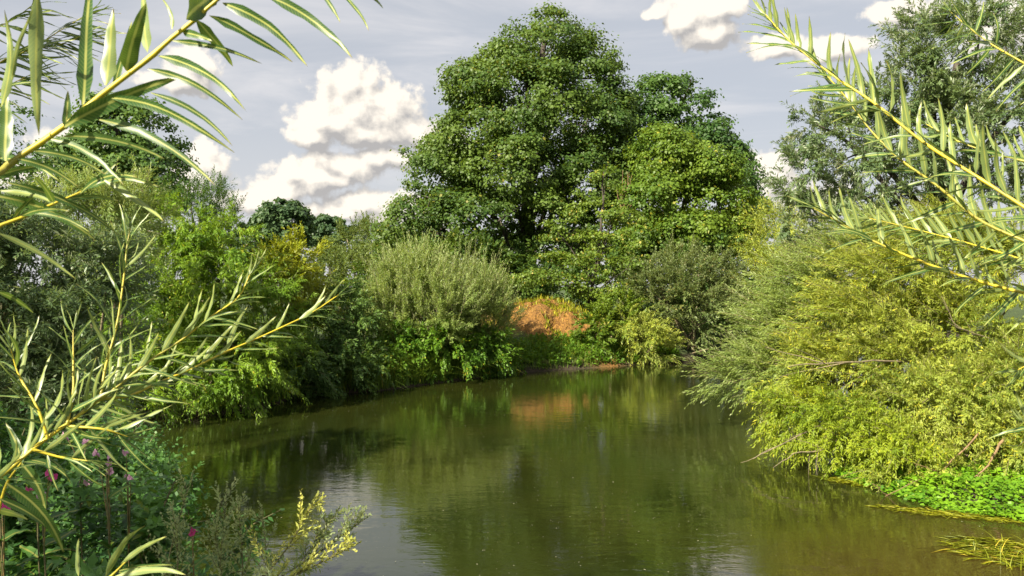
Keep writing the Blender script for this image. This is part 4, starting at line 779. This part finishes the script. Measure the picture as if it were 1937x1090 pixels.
# ------------------------------------------------------------ balsam plants with pink flowers
def petal_mesh(mat, seed):
    rng = R(seed); V = []; Fs = []
    for (az_, el_, L, wd) in [(0, 0.5, 1.0, 0.8), (1.3, 0.2, 0.9, 0.8), (-1.3, 0.2, 0.9, 0.8), (2.5, -0.5, 0.8, 0.7), (-2.5, -0.5, 0.8, 0.7), (0.2, -1.3, 0.7, 0.5)]:
        d = np.array([math.sin(az_), -0.35, math.cos(az_)]); d = d / np.linalg.norm(d); s_ = np.cross(d, [0, 1.0, 0]); s_ = s_ / np.linalg.norm(s_); u = np.array([0, -1.0, 0]); b = len(V)
        for t, w_ in ((0, .12), (.4, .42), (.75, .45), (1.0, .16)):
            c = d * L * t + u * 0.25 * math.sin(t * 2.6) + rng.normal(size=3) * 0.03; V += [c - s_ * wd * w_, c + s_ * wd * w_]
        for i in range(3): Fs.append([b + 2 * i, b + 2 * i + 1, b + 2 * i + 3, b + 2 * i + 2])
    t = np.linspace(0, 1, 5)[:, None]; sp_, q = tube_arrays(np.array([0, 0, 0]) + np.array([0, 0.9, -0.3]) * t + np.array([0, 0, -0.4]) * t ** 2, np.array([.32, .34, .26, .12, .05]), 6)
    Fs = Fs + (q + len(V)).tolist(); V = V + sp_.tolist()
    return mesh_data('flower', np.array(V), np.array(Fs), mat, smooth=True)
FLW = {'pale': petal_mesh(M['petal_pale'], 1), 'pink': petal_mesh(M['petal_pink'], 2)}
def balsam(label, base_px, Y, tops, seed, kind='pale', nleaf=12, group='pink flowering balsam plants at lower left'):
    rng = R(seed); bx = (base_px - CX) / F * Y; base = np.array([bx, Y, gz(bx, Y)]); par = thing('balsam_plant', tuple(base), label, 'flowering plant', group)
    cen = P(np.mean([q[0] for q in tops]), np.mean([q[1] for q in tops]) + 25, Y)
    st = spline([base, base * 0.5 + cen * 0.5 + np.array([0.03, 0, 0]), cen], 14); stem_obj(par, st, 0.005, 0.0025, mat='stem')
    for k in range(nleaf * 2):
        t = rng.uniform(0.3, 1.0); b = st[int(t * 13)]; a = rng.uniform(0, 6.28); d = np.array([math.cos(a), math.sin(a), rng.uniform(-0.25, 0.5)]); L = rng.uniform(0.09, 0.15)
        put_leaf(par, b, b + nrm(d) * L, np.array([0, -0.3, 1.0]) + rng.normal(size=3) * 0.2, rng.uniform(0, 0.12), 0, 0.30, 'balsamleaf', rng)
    for (px, py) in tops:
        f = P(px, py, Y * rng.uniform(0.97, 1.03)); s_ = st[rng.integers(9, 14)]; T = Tubes(); T.add(spline([s_, (s_ + f) / 2 + np.array([0, 0, 0.02]), f], 6), np.linspace(0.003, 0.0012, 6), 4); T.build('flower_stalk', M['redstem'], par)
        o = bpy.data.objects.new('flower', FLW[kind]); COL.objects.link(o); o.parent = par; o.location = Vector(f) - par.location
        s__ = 0.019 * rng.uniform(0.8, 1.15); o.scale = (s__,) * 3; o.rotation_euler = (rng.uniform(-0.4, 0.4), rng.uniform(-0.5, 0.5), rng.uniform(-0.9, 0.9))
balsam('pale pink balsam leaning over the river, rightmost flower stem', 215, 3.3, [(238, 856), (247, 905), (240, 902)], 301)
balsam('pale pink balsam with a vertical row of flowers', 190, 3.2, [(209, 864), (205, 876), (208, 892), (182, 858)], 302)
balsam('salmon pink balsam nearly hidden behind the yellow willow stems', 130, 3.3, [(122, 826), (163, 838), (166, 912)], 303)
balsam('deep magenta balsam in the lower left corner area', 70, 2.9, [(92, 896), (99, 901), (55, 926), (66, 948)], 304, 'pink')
balsam('pale balsam flowers low between the dark leaves at the left edge', 50, 3.0, [(74, 940), (60, 968), (77, 935)], 305)
balsam('magenta balsam cut by the left edge of the picture', -10, 2.9, [(3, 958), (8, 965), (-12, 950)], 306, 'pink')
balsam('single small magenta balsam among the mugwort stems', 350, 3.1, [(366, 1003), (362, 1008)], 307, 'pink', 6)
ex = [(40, 877, 85, 970, 26, 0, 0.06), (13, 914, 120, 1045, 22, 0, 0.08), (-3, 943, 98, 1005, 16, 0, 0.04), (-3, 965, 53, 983, 16, 2, 0.05), (40, 880, 10, 800, 18, 0, 0.04), (60, 870, 130, 905, 14, 0, 0.08)]
twig('near dark long-leaved plant at the left edge under the forked willow branch', [[(-30, 1120, 1.5), (-10, 1000, 1.5), (10, 920, 1.5), (40, 875, 1.5)]], 0, 308, None, r0=0.004, explicit=ex, Yex=1.5, name='broad_leaved_plant', cat='plant')

# ------------------------------------------------------------ mugwort
def mugwort(label, base, tip, Y, seed, yellow=False, nb=12, blen=0.16, lean_up=0.0, span=(0.25, 1.0)):
    rng = R(seed); B = P(base[0], base[1], Y); T_ = P(tip[0], tip[1], Y * 1.03); par = thing('mugwort_plant', tuple(B), label, 'weed plant', 'mugwort plants at the bottom edge'); ln = np.linalg.norm(T_ - B)
    c = spline([B, (B + T_) / 2 + np.array([0.03 * rng.normal(), 0, -0.02]), T_], 16); stem_obj(par, c, 0.0028, 0.001, mat='stem'); LV = Leaves(); T = Tubes()
    stem_obj(par, wander([B[0] - 0.02, B[1], gz(B[0], B[1]) - 0.03], B, 6, 0.004, rng), 0.004, 0.003, mat='stem')
    nb = max(6, int(nb * 0.7)); blen = blen * 1.0; t = np.linspace(span[0], 0.93, nb); i = (t * 15).astype(int); bb = c[i]; tan = nrm(T_ - B); side = rng.normal(size=(nb, 3)) * np.array([1, 0.7, 0.3]); d = tan * 1.1 + side * 0.60 + np.array([0, 0, lean_up + 0.25])
    Ls = blen * (1.15 - 0.75 * t) * rng.uniform(0.8, 1.3, nb)
    shoots(LV, rng, bb, d, Ls, 15, 0.019, 0.0085, droop=-0.15, ang=0.8, tubes=T, stem_every=1, stem_r=0.0015, leafdroop=0.0, zmin=-9)
    shoots(LV, rng, c[[9]], (T_ - c[9])[None], np.linalg.norm(T_ - c[9]), 44, 0.016, 0.008, droop=0.0, ang=0.8, leafdroop=0, zmin=-9)
    # tiny side spurs of buds
    k = rng.integers(0, nb, nb * 3); tt = rng.uniform(0.2, 0.9, nb * 3)[:, None]; sb = bb[k] + nrm(d)[k] * Ls[k][:, None] * tt; shoots(LV, rng, sb, nrm(d)[k] + rng.normal(size=(nb * 3, 3)) * 0.6, 0.032, 7, 0.013, 0.007, droop=0, leafdroop=0, zmin=-9)
    LV.build('buds', M['mug_y' if yellow else 'mug'], par); o = T.build('side_stems', M['stem'], par); o['kind'] = 'stuff'
    LV = Leaves(); b2 = c[rng.integers(1, 7, 12)]; shoots(LV, rng, b2, rng.normal(size=(12, 3)) + np.array([0, 0, 0.3]), 0.07, 9, 0.028, 0.007, droop=0.3, leafdroop=0.1, zmin=-9); LV.build('leaves', M['mug'], par)
mugwort('tall grey-green mugwort, leftmost spire above the water', (300, 1190), (366, 889), 3.0, 401, nb=10)
mugwort('grey-green mugwort spire left of the pair in the middle', (400, 1190), (429, 913), 2.9, 402, nb=14)
mugwort('grey-green mugwort spire right of the pair in the middle', (450, 1190), (447, 928), 3.0, 403, nb=14)
mugwort('short grey-green mugwort spire nearest the leaning ones', (505, 1180), (494, 958), 3.0, 404, nb=10)
mugwort('low bushy mugwort at the bottom edge left of the spires', (330, 1170), (335, 980), 2.7, 405, nb=14, blen=0.2)
mugwort('low mugwort with curled side shoots at the bottom edge', (380, 1170), (400, 1000), 2.6, 406, nb=14, blen=0.2)
mugwort('yellow flowering mugwort leaning right with upright side shoots', (450, 1140), (600, 936), 2.5, 407, yellow=True, nb=12, blen=0.14)
mugwort('dark-stemmed mugwort leaning furthest right over the sky reflection', (500, 1110), (699, 975), 2.55, 408, nb=14, blen=0.17, lean_up=0.3)
mugwort('yellow mugwort stem lying lowest at the bottom edge toward the right', (470, 1120), (680, 1026), 2.45, 409, yellow=True, nb=14, blen=0.12, lean_up=0.2)
mugwort('green mugwort shoot rising between the two leaning yellow ones', (540, 1110), (642, 960), 2.55, 410, nb=12, blen=0.1)
# shaded herbs filling the lower left
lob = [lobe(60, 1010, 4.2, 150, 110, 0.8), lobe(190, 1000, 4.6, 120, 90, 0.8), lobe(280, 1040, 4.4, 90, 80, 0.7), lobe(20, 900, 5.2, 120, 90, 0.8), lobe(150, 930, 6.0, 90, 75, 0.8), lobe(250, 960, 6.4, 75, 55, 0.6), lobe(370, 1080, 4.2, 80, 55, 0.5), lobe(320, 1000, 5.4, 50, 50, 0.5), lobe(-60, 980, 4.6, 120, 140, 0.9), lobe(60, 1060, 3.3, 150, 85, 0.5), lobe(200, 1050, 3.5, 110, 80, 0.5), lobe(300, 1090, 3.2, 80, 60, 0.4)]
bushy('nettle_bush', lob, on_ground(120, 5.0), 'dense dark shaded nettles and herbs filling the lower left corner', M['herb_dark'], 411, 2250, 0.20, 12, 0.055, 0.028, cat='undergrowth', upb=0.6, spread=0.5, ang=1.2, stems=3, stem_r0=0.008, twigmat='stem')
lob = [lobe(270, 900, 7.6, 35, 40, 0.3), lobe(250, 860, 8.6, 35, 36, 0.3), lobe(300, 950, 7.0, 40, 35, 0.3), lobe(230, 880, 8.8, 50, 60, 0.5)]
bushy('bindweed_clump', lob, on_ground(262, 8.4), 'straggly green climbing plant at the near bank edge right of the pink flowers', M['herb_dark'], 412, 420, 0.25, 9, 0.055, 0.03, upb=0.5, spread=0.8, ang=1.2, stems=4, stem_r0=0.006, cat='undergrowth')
q = np.stack([rng.uniform(-9, 4, 3000), rng.uniform(1.5, 12, 3000)], 1); q = q[sdist(q[:, 0], q[:, 1]) > 0.05]; q = q[np.abs(q[:, 0]) < 12]
setup_stuff(grass_obj('near_grass', rng, np.column_stack([q, ground_z(q[:, 0], q[:, 1])]), 0.35, 0.009, M['grass'], lean=0.6), 'rough grass on the near bank under the herbs', 'grass')
# trees behind the left of the camera whose shade falls over the left corner
def shade_tree(base, c, r, label, seed, n):
    rng = R(seed); t = thing('bank_willow', base, label, 'tree', 'willows outside the left of the frame'); LV = Leaves()
    willow_bush(LV, rng, [(c[0], c[1], c[2], r[0], r[1], r[2]), (c[0] + 1, c[1] - 1, c[2] + .5, r[0] * .7, r[1] * .7, r[2] * .7)], n, 0.7, 12, 0.16, 0.045, upb=0.2, rmin=0.3); LV.build('crown', M['silver'], t)
    limbs(t, rng, np.array(base), [np.array(c) + rng.normal(size=3) * 0.8 for _ in range(5)], 0.15, M['bark'], tuple(np.array(c) + [0, 0, .5]))
shade_tree((-13.5, 4.5, 1.2), (-13, 5, 7.6), (3.2, 3.2, 3.0), 'willow standing left of the frame shading the grey bush', 501, 650)
shade_tree((-5.6, 0.6, 1.3), (-5.0, 0.9, 4.6), (1.5, 1.5, 1.0), 'small willow just left of the camera shading the near herbs', 502, 500)
# the same bushes go on along the right bank beyond the frame
def copy_bush(src, loc, rot, sc, label):
    c = src.copy(); COL.objects.link(c); c.location = loc; c.rotation_euler = (0, 0, rot); c.scale = (sc,) * 3; c['label'] = label; c['group'] = 'bushes beyond the right edge of the picture'
    for ch in [o for o in bpy.data.objects if o.parent == src]:
        k = ch.copy(); COL.objects.link(k); k.parent = c; k.matrix_parent_inverse = ch.matrix_parent_inverse.copy()
src = [o for o in bpy.data.objects if o.parent is None and o.name.startswith(('yellow_willow', 'osier_bush')) and o.location.x > 4]
for i, (x, y, a, k) in enumerate([(14.5, 17.0, 2.4, 1.0), (17.5, 21.0, 1.2, 1.2), (21.0, 25.0, 3.5, 1.3), (25.0, 30.0, 0.7, 1.3), (30, 35, 2.0, 1.5), (36, 42, 4.0, 1.6), (17.0, 15.0, 5.0, 1.1)]):
    copy_bush(src[i % len(src)], (x, y, gz(x, y) - 0.05), a, k, 'rounded willow bush beyond the right picture edge, %s in its row' % ('nearest', 'second', 'third', 'fourth', 'fifth', 'farthest', 'extra one behind the nearest')[i])
